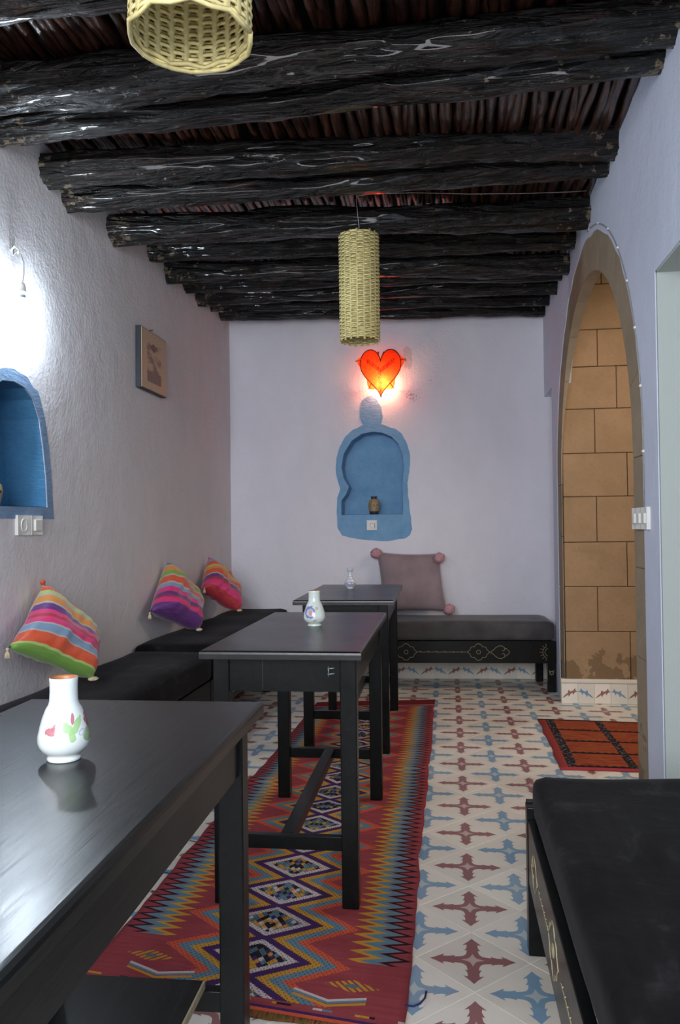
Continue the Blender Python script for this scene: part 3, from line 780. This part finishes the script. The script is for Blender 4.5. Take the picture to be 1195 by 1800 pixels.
obj('loose_thread', bm, M_thread, rg)['label'] = 'dark blue loose thread at the rug corner'
def mat_mat():
    m, t, p = mat('orange flatweave', (.4, .08, .04), .9, spec=.1); uv = t.coord('UV'); u, v, _ = t.xyz(uv)
    n = t.noise(t.mapping(uv, (4, 30, 1)), 3, 3, .6, 1.0)
    col = t.ramp(n, [(.3, (.15, .028, .020)), (.5, (.30, .062, .028)), (.62, (.38, .11, .03)), (.72, (.18, .05, .045)), (.8, (.36, .16, .05))])
    BKc = t.ramp(t.noise(t.mapping(uv, (70, 70, 1)), 1, 1), [(.45, (.02, .016, .02)), (.6, (.20, .17, .17))], 'CONSTANT')
    jag = t.m('MULTIPLY', striptri(t, u, .035), .014)
    gv = t.m('MODULO', t.m('SUBTRACT', v, .035), .222); gu = t.m('MODULO', t.m('SUBTRACT', u, .045), .262)
    col = t.mix(t.m('LESS_THAN', gv, t.m('ADD', .020, jag)), col, (.02, .014, .018)); col = t.mix(t.m('LESS_THAN', gu, .038), col, BKc)
    col = t.mix(t.m('LESS_THAN', u, .04), col, (.30, .05, .04)); col = t.mix(t.m('LESS_THAN', v, .035), col, (.38, .05, .06)); col = t.mix(t.m('GREATER_THAN', v, .935), col, (.10, .02, .025))
    t.setin(p.inputs['Base Color'], col); return m
mr = rug('rug', [(.478, 3.725), (1.28, 3.715), (.485, 4.675), (1.26, 4.62)], 20, 24, .8, .95, lambda a, b: .002*abs(fbm(a*3, b*4, 9)), mat_mat(), seed=5)
tag(mr, 'small orange red woven mat with dark grid lying through the stone arch', 'rug')

# ------------------------------------------------------------ cushions
def cushion(name, TL, TR, BR, BL, th, mt, label, group, n=26, nrm=None, sag=.0, pinch=.06, seed=0, wk=.14):
    TL, TR, BR, BL = map(Vector, (TL, TR, BR, BL)); bm = bmesh.new(); uvl = bm.loops.layers.uv.new('UVMap')
    N = (TR-BL).cross(TL-BR).normalized()
    if N.dot(Vector((0, -1, .2))) < 0: N = -N
    ctr = (TL+TR+BR+BL)/4; base = Vector(ctr); S_ = []
    for side in (1, -1):
        g = []
        for j in range(n+1):
            row = []
            for i in range(n+1):
                a, b = i/n, j/n; A, Bb = 2*a-1, 2*b-1
                aa = a - pinch*A*(1-Bb*Bb)*.9; bb2 = b - pinch*Bb*(1-A*A)*.9
                P = (BL*(1-aa)+BR*aa)*(1-bb2)+(TL*(1-aa)+TR*aa)*bb2
                h = (max(0, 1-A**4)*max(0, 1-Bb**4))**.55
                wr_ = 1+.22*fbm(a*3.5, b*3.5, seed)+wk*fbm(a*11, b*4, seed+3)-wk*1.6*math.exp(-((a-.62+.25*b)*9)**2)*(1-b)
                P = P+N*side*th/2*h*wr_ - Vector((0, 0, sag*(1-A*A)*(1-Bb*Bb)))
                if side == -1 and (i in (0, n) or j in (0, n)): row.append(S_[0][j][i])
                else: row.append((bm.verts.new(P-base), a, b))
            g.append(row)
        S_.append(g)
    for s, g in enumerate(S_):
        for j in range(n):
            for i in range(n):
                q = [g[j][i], g[j][i+1], g[j+1][i+1], g[j+1][i]]
                if s: q = q[::-1]
                f = bm.faces.new([v[0] for v in q]); f.smooth = True
                for l, v in zip(f.loops, q): l[uvl].uv = (v[1], v[2])
    bmesh.ops.recalc_face_normals(bm, faces=bm.faces)
    o = obj(name, bm, mt, None, True, base); tag(o, label, 'cushion', group); return o
GR = (.16, .34, .05); ORG = (.62, .075, .02); SB = (.17, .28, .42); PK = (.62, .02, .16); PU = (.10, .015, .17); YO = (.62, .24, .03); SI = (.40, .38, .36); LG = (.38, .50, .16); RD = (.40, .015, .03)
def stripes(name, cols):
    m, t, p = mat(name, (.5, .1, .1), .5, spec=.35, sheen=.3); uv = t.coord('UV'); u, v, _ = t.xyz(uv)
    v2 = t.m('ADD', v, t.m('MULTIPLY', t.m('SUBTRACT', t.noise(uv, 4, 2), .5), .02))
    tot = sum(w_ for w_, c in cols); st = []; a = 0
    for w_, c in cols: st.append((a/tot, c)); a += w_
    col = t.ramp(v2, st, 'CONSTANT'); n = t.noise(t.mapping(uv, (6, 160, 1)), 1, 2)
    col = t.mix(t.ramp(n, [(.35, 0.), (.7, .22)]), col, t.mix(.5, col, (.5, .45, .4)))
    t.setin(p.inputs['Base Color'], col); t.setin(p.inputs['Normal'], t.bump(n, .2, .001)); return m
M_c1 = stripes('striped silk a', [(4.5, GR), (2, LG), (14, ORG), (2, SI), (9, SB), (2, SI), (8, PK), (5, RD), (7, PK), (9, PU), (3, SI), (10, YO), (3, SI), (6, LG), (12, ORG)])
M_c2 = stripes('striped silk b', [(13, PU), (9, PK), (3, RD), (8, PU), (10, PK), (7, SB), (3, SI), (12, ORG), (3, SI), (8, GR), (9, YO), (3, SI), (7, PU)])
M_c3 = stripes('striped silk c', [(5, RD), (12, PK), (6, RD), (10, PU), (3, SI), (12, ORG), (8, YO), (4, LG), (10, ORG), (7, SB), (8, PK)])
G1 = 'striped cushions along the left wall'
c1 = cushion('cushion', (-1.545, 2.94, .89), (-1.43, 3.17, .655), (-1.335, 2.92, .53), (-1.49, 2.59, .695), .145, M_c1, 'nearest striped cushion with bright green lower edge, above the near vase', G1, pinch=.04, seed=1)
c2 = cushion('cushion', (-1.545, 4.33, .915), (-1.435, 4.56, .66), (-1.345, 4.27, .545), (-1.515, 3.98, .675), .165, M_c2, 'middle striped cushion with purple and pink lower stripes and tassel', G1, pinch=.04, seed=2)
c3 = cushion('cushion', (-1.545, 5.10, .915), (-1.42, 5.36, .65), (-1.31, 5.00, .575), (-1.51, 4.86, .73), .155, M_c3, 'farthest striped cushion with red bottom by the back left corner', G1, pinch=.04, seed=3)
M_tass = simple('cream tassel', (.62, .52, .34), .8)
def tassel(par, p, L=.03):
    bm = bmesh.new(); p = Vector(p)-par.location
    bmesh.ops.create_icosphere(bm, subdivisions=1, radius=.006, matrix=Matrix.Translation(p))
    for k in range(12):
        a = 2*pi*k/12; tube(bm, [p+Vector((0, 0, -.003)), p+Vector((.006*cos(a), .006*sin(a), -.015)), p+Vector((.008*cos(a), .008*sin(a), -L))], .0018, 4)
    o = obj('tassel', bm, M_tass, par); o['label'] = 'cream corner tassel'
tassel(c1, (-1.49, 2.585, .690)); tassel(c2, (-1.515, 3.975, .665)); tassel(c3, (-1.50, 4.86, .725))
def knot(par, p, s, mt, name='corner_tuft'):
    bm = bmesh.new(); r = bmesh.ops.create_icosphere(bm, subdivisions=3, radius=1)
    for v in bm.verts: v.co = Vector(p)-par.location+Vector((v.co.x*s[0], v.co.y*s[1], v.co.z*s[2]))*(1+.35*fbm(v.co.x*4, v.co.y*4, v.co.z*4))
    return obj(name, bm, mt, par, True)
M_orange = simple('orange silk', ORG, .5)
knot(c1, (-1.336, 2.918, .531), (.018, .022, .008), M_tass); knot(c2, (-1.346, 4.262, .546), (.016, .022, .008), M_tass); knot(c3, (-1.314, 4.995, .575), (.016, .022, .008), M_tass)
knot(c1, (-1.548, 2.94, .893), (.008, .012, .010), M_orange)

M_pinkc = simple('dusty pink velvet', (.25, .19, .21), .9, .15, 8, .2, sheen=.3)
M_pom = simple('pink pompom wool', (.50, .27, .31), .95, .15, 90, .8, .004)
pc = cushion('cushion', (-.515, 5.800, .915), (-.065, 5.815, .90), (-.015, 5.690, .496), (-.470, 5.675, .492), .10, M_pinkc, 'dusty pink square cushion with pompoms leaning on the back wall', None, pinch=.035, seed=5, wk=.05)
del_g = pc.get('group')
for p in ((-.515, 5.775, .903), (-.068, 5.77, .868), (-.003, 5.655, .516)):
    o = knot(pc, p, (.038, .036, .036), M_pom, 'pompom'); 
    import random as _r
bm = bmesh.new(); p0 = Vector((-.42, 5.67, .53))-pc.location
# ------------------------------------------------------------ vases
def vase_mat(name, base, spots):
    m, t, p = mat(name, base, .18, spec=.6, coat=.4); c = t.coord(); x, y, z = t.xyz(c)
    nz = t.m('MULTIPLY', t.m('SUBTRACT', t.noise(c, 130, 3), .5), .9)
    front = t.m('LESS_THAN', y, 0); col = base
    for cx, cz, rx, rz, an, c_ , hole in spots:
        dx = t.m('SUBTRACT', x, cx); dz = t.m('SUBTRACT', z, cz); ca, sa = cos(an), sin(an)
        a = t.m('DIVIDE', t.m('ADD', t.m('MULTIPLY', dx, ca), t.m('MULTIPLY', dz, sa)), rx); b = t.m('DIVIDE', t.m('SUBTRACT', t.m('MULTIPLY', dz, ca), t.m('MULTIPLY', dx, sa)), rz)
        d = t.m('ADD', t.m('SQRT', t.m('ADD', t.m('MULTIPLY', a, a), t.m('MULTIPLY', b, b))), nz)
        k = t.m('MULTIPLY', t.m('LESS_THAN', d, 1), front)
        if hole: k = t.m('MULTIPLY', k, t.m('GREATER_THAN', d, hole))
        col = t.mix(t.m('MULTIPLY', k, .9), col, c_)
    t.setin(p.inputs['Base Color'], col); return m
M_clay = simple('terracotta glaze inside', (.45, .17, .05), .4)
VP = [(0, .002), (.0235, .0), (.0245, .001), (.0248, .005), (.0225, .008), (.0270, .011), (.0325, .016), (.0365, .022), (.0386, .030), (.0380, .039), (.0350, .052), (.0310, .066), (.0262, .078), (.0225, .084), (.0210, .090), (.0204, .104), (.0207, .118), (.0212, .123), (.0205, .1245), (.0188, .122), (.0182, .104), (.018, .085), (.028, .06), (.030, .03), (.018, .010), (0, .009)]
PNK = (.42, .10, .13); GRN = (.30, .52, .20); DGR = (.16, .30, .12); BLU = (.12, .15, .45); ORA = (.60, .30, .18)
M_v1 = vase_mat('white glazed vase floral', (.66, .72, .70), [(-.017, .050, .009, .006, .3, PNK, 0), (-.014, .055, .003, .006, -.5, PNK, 0), (.012, .066, .0025, .009, 0, PNK, 0), (.006, .052, .006, .012, .7, GRN, 0), (.018, .055, .005, .014, -.35, GRN, 0), (.012, .042, .005, .010, .1, GRN, 0), (.034, .060, .005, .013, .35, (.32, .06, .09), 0), (.034, .040, .007, .010, 0, (.22, .36, .16), 0), (.026, .045, .005, .005, 0, (.45, .48, .6), .6)])
M_v2 = vase_mat('white glazed vase blue flower', (.62, .69, .64), [(-.016, .050, .017, .022, 0, BLU, .62), (-.014, .050, .010, .014, 0, (.45, .45, .62), 0), (-.013, .050, .006, .010, 0, ORA, 0), (.008, .064, .005, .005, 0, ORA, .3), (.002, .022, .008, .003, .4, (.40, .35, .30), 0)])
def vase(prof, loc, mt, label, split=18):
    bm = bmesh.new(); lathe(bm, prof, 40, mfun=lambda i: 1 if i >= split else 0)
    o = obj('vase', bm, [mt, M_clay], None, True, loc, (0, 0, math.atan2(-loc[0], loc[1])))
    return tag(o, label, 'vase', 'white vases on the tables')
vase(VP, (-.582, 1.168, .7452), M_v1, 'white glazed vase with painted pink heart and green leaves on the near table')
vase(VP, (-.473, 2.830, .7452), M_v2, 'white glazed vase with blue and orange flower on the middle table')
VP3 = [(0, .002), (.019, 0), (.020, .004), (.018, .008), (.026, .014), (.032, .024), (.033, .032), (.028, .044), (.019, .056), (.013, .068), (.0115, .082), (.0135, .098), (.0185, .112), (.0195, .115), (.017, .114), (.0095, .085), (.016, .055), (.026, .03), (0, .01)]
M_v3 = vase_mat('slender vase blue pattern', (.66, .68, .74), [(0, .030, .026, .012, 0, (.30, .32, .50), .55), (0, .030, .010, .006, 0, (.40, .25, .30), 0), (0, .10, .02, .003, 0, (.3, .3, .5), 0), (0, .056, .02, .002, 0, (.3, .3, .5), 0)])
vase(VP3, (-.553, 4.545, .7452), M_v3, 'small slender white and blue vase with flared neck on the far table', 14)
# ceramic jar in the back niche, with dark arched openings
M_jar = simple('beige pottery', (.30, .23, .12), .5, .2, 40); M_jard = simple('dark pottery', (.035, .025, .03), .5)
jp = [(0, .001), (.030, 0), (.032, .008), (.036, .022), (.0415, .050), (.0415, .078), (.036, .096), (.026, .106), (.020, .112), (.0195, .120), (.024, .130), (.022, .131), (.016, .120), (.015, .108), (0, .106)]
bm = bmesh.new(); lathe(bm, jp, 32, mfun=lambda i: 1 if i in (1, 2, 8, 9, 10, 11) else 0)
jar = obj('jar', bm, [M_jar, M_jard], None, True, (-.537, 5.905, 1.1845)); tag(jar, 'small beige pottery jar standing in the blue keyhole niche', 'jar')
for dx in (-.020, .003, .022):
    bm = bmesh.new(); yy = -sqrt(max(0, .0415**2-dx*dx))-.0006
    vs = [(dx+.005*cos(a), yy, .062+.010*sin(a) if sin(a) > 0 else .062+.004*sin(a)) for a in [2*pi*k/12 for k in range(12)]]
    bm.faces.new([bm.verts.new(v) for v in vs]); vv = bmesh.ops.extrude_face_region(bm, geom=list(bm.faces))['geom']
    for v in vv:
        if isinstance(v, bmesh.types.BMVert): v.co.y += .003
    obj('opening', bm, M_jard, jar)
# lantern jar at the left edge of the left niche
bm = bmesh.new(); lathe(bm, [(0, .001), (.030, 0), (.034, .02), (.040, .05), (.036, .075), (.024, .085), (.026, .095), (.020, .094), (0, .085)], 28)
j2 = obj('jar', bm, M_jar, None, True, (-1.66, 2.775, 1.187)); tag(j2, 'brown clay jar half visible in the arched blue niche on the left wall', 'jar')
for a in (-1.3, -.7, -.1, -1.9):
    bm = bmesh.new(); bmesh.ops.create_icosphere(bm, subdivisions=2, radius=.008, matrix=Matrix.Translation((.034*cos(a), .034*sin(a), .05))); obj('opening', bm, M_jard, j2, True)

# ------------------------------------------------------------ wicker lamps
def wicker(loc, r, L, nst, nring, wr, label, ragged, cable):
    e = empty('pendant_lamp', loc, label, 'pendant lamp', 'cylindrical reed lamp shades'); 
    bm = bmesh.new(); tube(bm, [(0, 0, -.006 if ragged else .004), (0, 0, L/2), (0, 0, L+.001)], .0030 if ragged else .0042, 5)
    for v in bm.verts: v.co.y *= .6; v.co.x *= 2.0
    me = mesh('stake', bm, M_reed2, True)
    for k in range(nst):
        a = 2*pi*(k+.5)/nst; o = link('stake', me, e, (r*cos(a), r*sin(a), random.uniform(-.004, .004)), (0, 0, a+pi/2))
    bm = bmesh.new(); seg = nst*5; dz = (L-.004)/nring
    for q in range(nring):
        ph = q % 2; pts = []; base = dz*(q+.6); rr = []
        for i in range(seg+1):
            a = 2*pi*i/seg; s_ = cos(a*nst/2+ph*pi)
            rad = r+wr*1.25*s_+.001*fbm(a*2, q*3.1); z = base+dz*.18*fbm(cos(a)*1.6, sin(a)*1.6, q*1.9)
            pts.append((rad*cos(a), rad*sin(a), z))
        # flat strip weaver
        rings = []
        for i, p_ in enumerate(pts[:-1]):
            a = 2*pi*i/seg; er = Vector((cos(a), sin(a), 0)); P = Vector(p_); h = dz*.60; th = wr*.45
            rings.append([bm.verts.new(P+er*th+Vector((0, 0, 0))), bm.verts.new(P+Vector((0, 0, h))), bm.verts.new(P-er*th), bm.verts.new(P-Vector((0, 0, h)))])
        for i in range(seg):
            A, B_ = rings[i], rings[(i+1) % seg]
            for k in range(4): bm.faces.new((A[k], A[(k+1) % 4], B_[(k+1) % 4], B_[k])).smooth = True
    tag(obj('weaving', bm, M_reed, e), kind='stuff')
    if not ragged:
        bm = bmesh.new()
        for q, (zz, rr_) in enumerate(((-.002, r+.001), (.006, r-.003))):
            n = 20; pts = [((rr_+.0015*(-1)**i)*cos(2*pi*i/n+q), (rr_+.0035*(-1)**i)*sin(2*pi*i/n+q), zz+.0015*(-1)**(i+q)) for i in range(n+1)]
            tube(bm, pts, .0040, 6)
        obj('rim', bm, M_reed2, e)
    bm = bmesh.new(); tube(bm, [(-r, 0, L-.01), (0, 0, L+.002), (r, 0, L-.01)], .002, 5)
    obj('hanger', bm, M_cable, e)
    bm = bmesh.new(); tube(bm, cable, .0016, 6); obj('cable', bm, M_cable, e)
    bm = bmesh.new(); lathe(bm, [(0, L-.10), (.014, L-.10), (.016, L-.05), (.010, L-.04), (0, L-.04)], 14); obj('bulb_holder', bm, M_white, e, True)
    return e
w2 = wicker((-.388, 3.66, 1.940), .0895, .485, 18, 58, .0026, 'slim cylindrical reed lamp shade hanging in the middle of the room', True,
       [(0, 0, .385), (0, 0, .46), (.002, 0, .52), (-.004, .002, .58), (-.010, .004, .655), (-.006, .002, .668), (.06, .0, .672), (.25, .035, .680), (.5, .08, .676), (.75, .12, .678), (.95, .15, .684), (1.04, .165, .69)])
w1 = wicker((-.405, 1.262, 1.893), .0970, .48, 24, 66, .0020, 'near woven reed basket lamp shade seen from below at the top of the picture', False,
       [(0, 0, .38), (.001, 0, .5), (.003, .002, .62), (.0, .004, .78)])

# ------------------------------------------------------------ heart lamp
hx, hz = -.470, 2.20; HY = BWY(hx)
def heart(n=64, s=1.0):
    out = []
    for i in range(n):
        t_ = 2*pi*i/n; x = 16*sin(t_)**3; y = 13*cos(t_)-5*cos(2*t_)-2*cos(3*t_)-cos(4*t_)
        y = y*1.12 if y > 0 else y
        out.append((x/16*.146*s*(1 if y > -6 else 1.0), (y)/15.*.170*s+.012))
    return out
def skin_mat():
    m = bpy.data.materials.new('dyed goatskin'); m.use_nodes = True; t = NT(m); t.n.clear()
    c = t.coord(); x, y, z = t.xyz(c); n = t.noise(c, 45, 4, .6)
    col = t.mix(t.ramp(n, [(.35, 0.), (.75, 1.)]), (.95, .10, .02), (.80, .055, .012))
    # henna drawing: garland of little flowers in a v
    v = t.m('ABSOLUTE', t.m('SUBTRACT', z, t.m('ADD', .012, t.m('MULTIPLY', t.m('ABSOLUTE', x), .75))))
    vor = t.new('ShaderNodeTexVoronoi', feature='DISTANCE_TO_EDGE'); t.setin(vor.inputs['Vector'], c); vor.inputs['Scale'].default_value = 75
    k = t.m('MULTIPLY', t.m('LESS_THAN', vor.outputs['Distance'], .17), t.m('MULTIPLY', t.m('LESS_THAN', v, .018), t.m('LESS_THAN', t.m('ABSOLUTE', x), .10)))
    k2 = t.m('MULTIPLY', t.m('LESS_THAN', vor.outputs['Distance'], .08), t.m('MULTIPLY', t.m('LESS_THAN', t.m('ABSOLUTE', t.m('ADD', x, .004)), .013), t.m('LESS_THAN', z, .02)))
    col = t.mix(t.m('MULTIPLY', t.m('MAXIMUM', k, k2), .95), col, (.25, .02, .01))
    d = t.new('ShaderNodeBsdfDiffuse'); t.setin(d.inputs[0], col); tr = t.new('ShaderNodeBsdfTranslucent'); t.setin(tr.inputs[0], col)
    mx = t.new('ShaderNodeMixShader'); mx.inputs[0].default_value = .7; t.t.links.new(d.outputs[0], mx.inputs[1]); t.t.links.new(tr.outputs[0], mx.inputs[2])
    o = t.new('ShaderNodeOutputMaterial'); t.t.links.new(mx.outputs[0], o.inputs[0]); return m
M_skin = skin_mat()
he = empty('heart_lamp', (hx, HY, hz), 'glowing red orange heart shaped leather wall lamp on the back wall', 'wall lamp', rz=T)
F = heart(); DF = -.085                       # front skin plane
bm = bmesh.new(); fr = [bm.verts.new((x, DF, z)) for x, z in F]; bk = [bm.verts.new((x*.99, DF+.002, z)) for x, z in F]
ctr_ = bm.verts.new((0, DF-.010, .02)); cb_ = bm.verts.new((0, DF-.008, .02))
for i in range(len(F)): bm.faces.new((fr[i], fr[(i+1) % len(F)], ctr_)).smooth = True
obj('front_skin', bm, M_skin, he)
# side webs: concave skin between spikes, back edge near the wall
def at_angle(i): return F[i % len(F)]
spikes = [5, 15, 23, 41, 49, 59]   # indices around the heart
back = []
for i in range(len(F)):
    x, z = F[i]; d = min(abs(i-s) for s in spikes+[spikes[0]+64]); k = math.exp(-(d/1.5)**2)
    dirv = Vector((x, z-.0)).normalized(); ext = -.004+.038*k
    back.append((x*1.0+dirv.x*ext, z+dirv.y*ext, DF+.045+.018*k))
bm = bmesh.new(); a_ = [bm.verts.new((x, DF, z)) for x, z in F]; b_ = [bm.verts.new((x, y, z)) for x, z, y in back]
for i in range(len(F)):
    bm.faces.new((a_[i], a_[(i+1) % 64], b_[(i+1) % 64], b_[i])).smooth = True
obj('side_skin', bm, M_skin, he)
bm = bmesh.new(); tube(bm, [(x, DF-.0015, z) for x, z in F]+[(F[0][0], DF-.0015, F[0][1])], .0036, 5, False); obj('wire_frame', bm, M_black, he)
for s_ in spikes:
    bm = bmesh.new(); x, z = F[s_]; X_, Z_, Y_ = back[s_]; d = Vector((X_-x, Y_-DF, Z_-z)).normalized()
    E_ = Vector((X_, Y_, Z_)); tube(bm, [Vector((x, DF, z)), E_, E_+d*.008], .0028, 5)
    if s_ in (15, 49, 59): tube(bm, [E_+d*.008+Vector((.006*sin(q), 0, .006*cos(q)-.006)) for q in [k*.7 for k in range(9)]], .0022, 5)
    obj('wire_spike', bm, M_black, he)
bm = bmesh.new(); lathe(bm, [(0, 0), (.012, 0), (.012, .03), (.006, .035), (0, .035)], 12); bh = obj('bulb_holder', bm, M_white, he, True, (.02, -.04, -.055))
pl = point('heart_bulb', (hx+.014, HY-.040, hz-.080), 4.6, (1, .50, .27), .012)
# ------------------------------------------------------------ bare bulb on the left wall
e = empty('bare_bulb', (-1.549, 2.78, 1.925), 'bare white bulb hanging by its cord from a hook on the left wall, glowing brightly', 'light bulb')
bm = bmesh.new(); tube(bm, [(-.04, .03, .30), (-.035, .02, .21), (-.030, .01, .185), (-.015, .01, .20), (-.005, .02, .19), (.0, .03, .16), (.0, .03, .12), (0, .02, .085)], .0022, 6); obj('cable', bm, M_cable, e)
bm = bmesh.new(); tube(bm, [(-.035, .0, .20), (-.02, .0, .215), (-.010, .01, .205), (-.012, .012, .190)], .0035, 6); obj('hook', bm, M_white, e)
bm = bmesh.new(); lathe(bm, [(0, .04), (.013, .04), (.015, .055), (.012, .058), (.012, .07), (.006, .085), (0, .086)], 16); obj('socket', bm, M_white, e, True, (0, .02, 0))
bm = bmesh.new(); lathe(bm, [(0, .015), (.0115, .016), (.0115, .04), (0, .04)], 16); obj('bulb_base', bm, M_grey, e, True, (0, .02, 0))
m, t, p = mat('lit bulb glass', (1, 1, 1)); p.inputs['Emission Color'].default_value = (.76, .88, 1, 1); p.inputs['Emission Strength'].default_value = BULB
bm = bmesh.new(); lathe(bm, [(0, -.055), (.012, -.052), (.023, -.040), (.027, -.026), (.024, -.010), (.015, .006), (.011, .016), (0, .016)], 20); o = obj('bulb', bm, m, e, True, (0, .02, 0))
# ------------------------------------------------------------ picture on the left wall
def pic_mat():
    m, t, p = mat('engraving print', (.5, .4, .28), .5); uv = t.coord('Object'); x, y, z = t.xyz(uv)   # y along wall, z up (local)
    inside = t.m('MULTIPLY', t.m('LESS_THAN', t.m('ABSOLUTE', y), .105), t.m('LESS_THAN', t.m('ABSOLUTE', t.m('SUBTRACT', z, -.008)), .105))
    sky = t.m('MULTIPLY', t.m('GREATER_THAN', z, -.055), t.ramp(t.noise(t.mapping(uv, (1, 5, 13), (.25, 0, 0)), 2.2, 4, .6), [(.42, 0.), (.6, .75)]))
    land = t.m('MULTIPLY', t.m('LESS_THAN', z, -.055), t.ramp(t.noise(t.mapping(uv, (1, 60, 5)), 2, 3), [(.3, .6), (.7, 1.)]))
    castle = t.m('LESS_THAN', t.m('ADD', t.m('MULTIPLY', t.m('ABSOLUTE', t.m('SUBTRACT', y, -.01)), .5), t.m('ABSOLUTE', t.m('SUBTRACT', z, .075))), t.m('ADD', .012, t.m('MULTIPLY', t.noise(uv, 40, 3), .03)))
    k = t.m('MULTIPLY', t.m('MAXIMUM', t.m('MAXIMUM', sky, land), t.m('MULTIPLY', castle, .9)), inside)
    t.setin(p.inputs['Base Color'], t.mix(k, (.46, .36, .23), (.07, .06, .06))); return m
pe = empty('framed_picture', (XL, 4.165, 1.985), 'small dark edged picture of a landscape hanging on the left wall', 'picture')
obj('frame', B(.001, .030, -.187, .187, -.160, .160, bev=.002), M_frame, pe)
obj('print', B(.0302, .0325, -.181, .181, -.155, .155), pic_mat(), pe)
bm = bmesh.new(); tube(bm, [(.02, -.03, .160), (.022, -.03, .17), (.030, -.01, .174)], .0025, 5); obj('hook', bm, M_black, pe)
# ------------------------------------------------------------ switches and sockets
def plate_curve(bm, w_, h_, d, fm):
    n = 8; A = []; Bk = []
    for i in range(n+1):
        u = -w_/2+w_*i/n
        A.append([bm.verts.new(fm(u, v, d-.35*d*sin(pi*i/n))) for v in (-h_/2, h_/2)]); Bk.append([bm.verts.new(fm(u, v, 0)) for v in (-h_/2, h_/2)])
    for i in range(n):
        bm.faces.new((A[i][0], A[i+1][0], A[i+1][1], A[i][1])); bm.faces.new((Bk[i][0], Bk[i][1], Bk[i+1][1], Bk[i+1][0]))
        for k in (0, 1): bm.faces.new((A[i][k], A[i+1][k], Bk[i+1][k], Bk[i][k]))
    for i in (0, n): bm.faces.new((A[i][0], A[i][1], Bk[i][1], Bk[i][0]))
    bmesh.ops.recalc_face_normals(bm, faces=bm.faces)
def fx(u, v, w): return (w, u, v)
s1 = empty('power_socket', (XL, 2.848, 1.113), 'white round power socket under the blue niche, left of the pair', 'socket')
bm = bmesh.new(); plate_curve(bm, .086, .074, .013, fx); obj('plate', bm, M_white, s1)
bm = bmesh.new(); tube(bm, [(.0125, .020*cos(a), .024*sin(a)) for a in [2*pi*k/20 for k in range(21)]], .0025, 6); obj('socket_ring', bm, M_white, s1)
s2 = empty('light_switch', (XL, 2.945, 1.113), 'white rocker light switch under the blue niche, right of the pair', 'switch')
bm = bmesh.new(); plate_curve(bm, .086, .074, .013, fx); obj('plate', bm, M_white, s2)
obj('rocker', B(.009, .018, -.02, .03, -.022, .022, bev=.002), M_white, s2)
s3 = empty('power_socket', (-.549, BWY(-.549)-.003, 1.105), 'white square socket on the blue paint below the keyhole niche', 'socket', rz=T)
bm = bmesh.new(); plate_curve(bm, .074, .072, .012, lambda u, v, w: (u, -w, v)); o = obj('plate', bm, M_white, s3)
bm = bmesh.new()
for u, v in ((-.010, .008), (-.010, -.008), (-.002, -.020), (.002, .012)): bmesh.ops.create_icosphere(bm, subdivisions=1, radius=.0035, matrix=Matrix.Translation((u, -.009, v)))
box(bm, .020, .0225, -.013, -.009, -.022, .014); obj('socket_hole', bm, M_frame, s3)
s4 = empty('light_switch', (XR, 3.02, 1.112), 'triple white rocker switch beside the near foot of the stone arch', 'switch')
for k, (y, ro) in enumerate(((-.135+.06, 0), (0., 0), (.075, 0))):
    bm = bmesh.new(); plate_curve(bm, .073, .078-.006*k*0, .013, lambda u, v, w: (-w, u+y, v)); obj('plate', bm, M_white, s4)
    obj('rocker', B(-.018, -.008, y-.018, y+.018, -.018, .018, bev=.002), M_white, s4)
# thin flex clipped round the arch
bm = bmesh.new(); pts = [(XR-.004, 3.98, 2.512)]
for i in range(30):
    a = pi*.53+(pi*.47)*i/29; pts.append((XR-.003, AC+(RO+.018)*cos(a), AZ+(RO+.018)*sin(a)+.01))
pts += [(XR-.003, AC-RO-.018, 1.25), (XR-.003, AC-RO-.018, 1.15)]
tube(bm, pts, .0024, 6); fc = obj('wall_cable', bm, M_cable); tag(fc, 'thin grey cable clipped around the edge of the stone arch', 'cable')
for i in range(2, len(pts)-1, 4):
    x, y, z = pts[i]; obj('clip', B(x-.004, x+.003, y-.006, y+.006, z-.004, z+.004), M_white, fc)
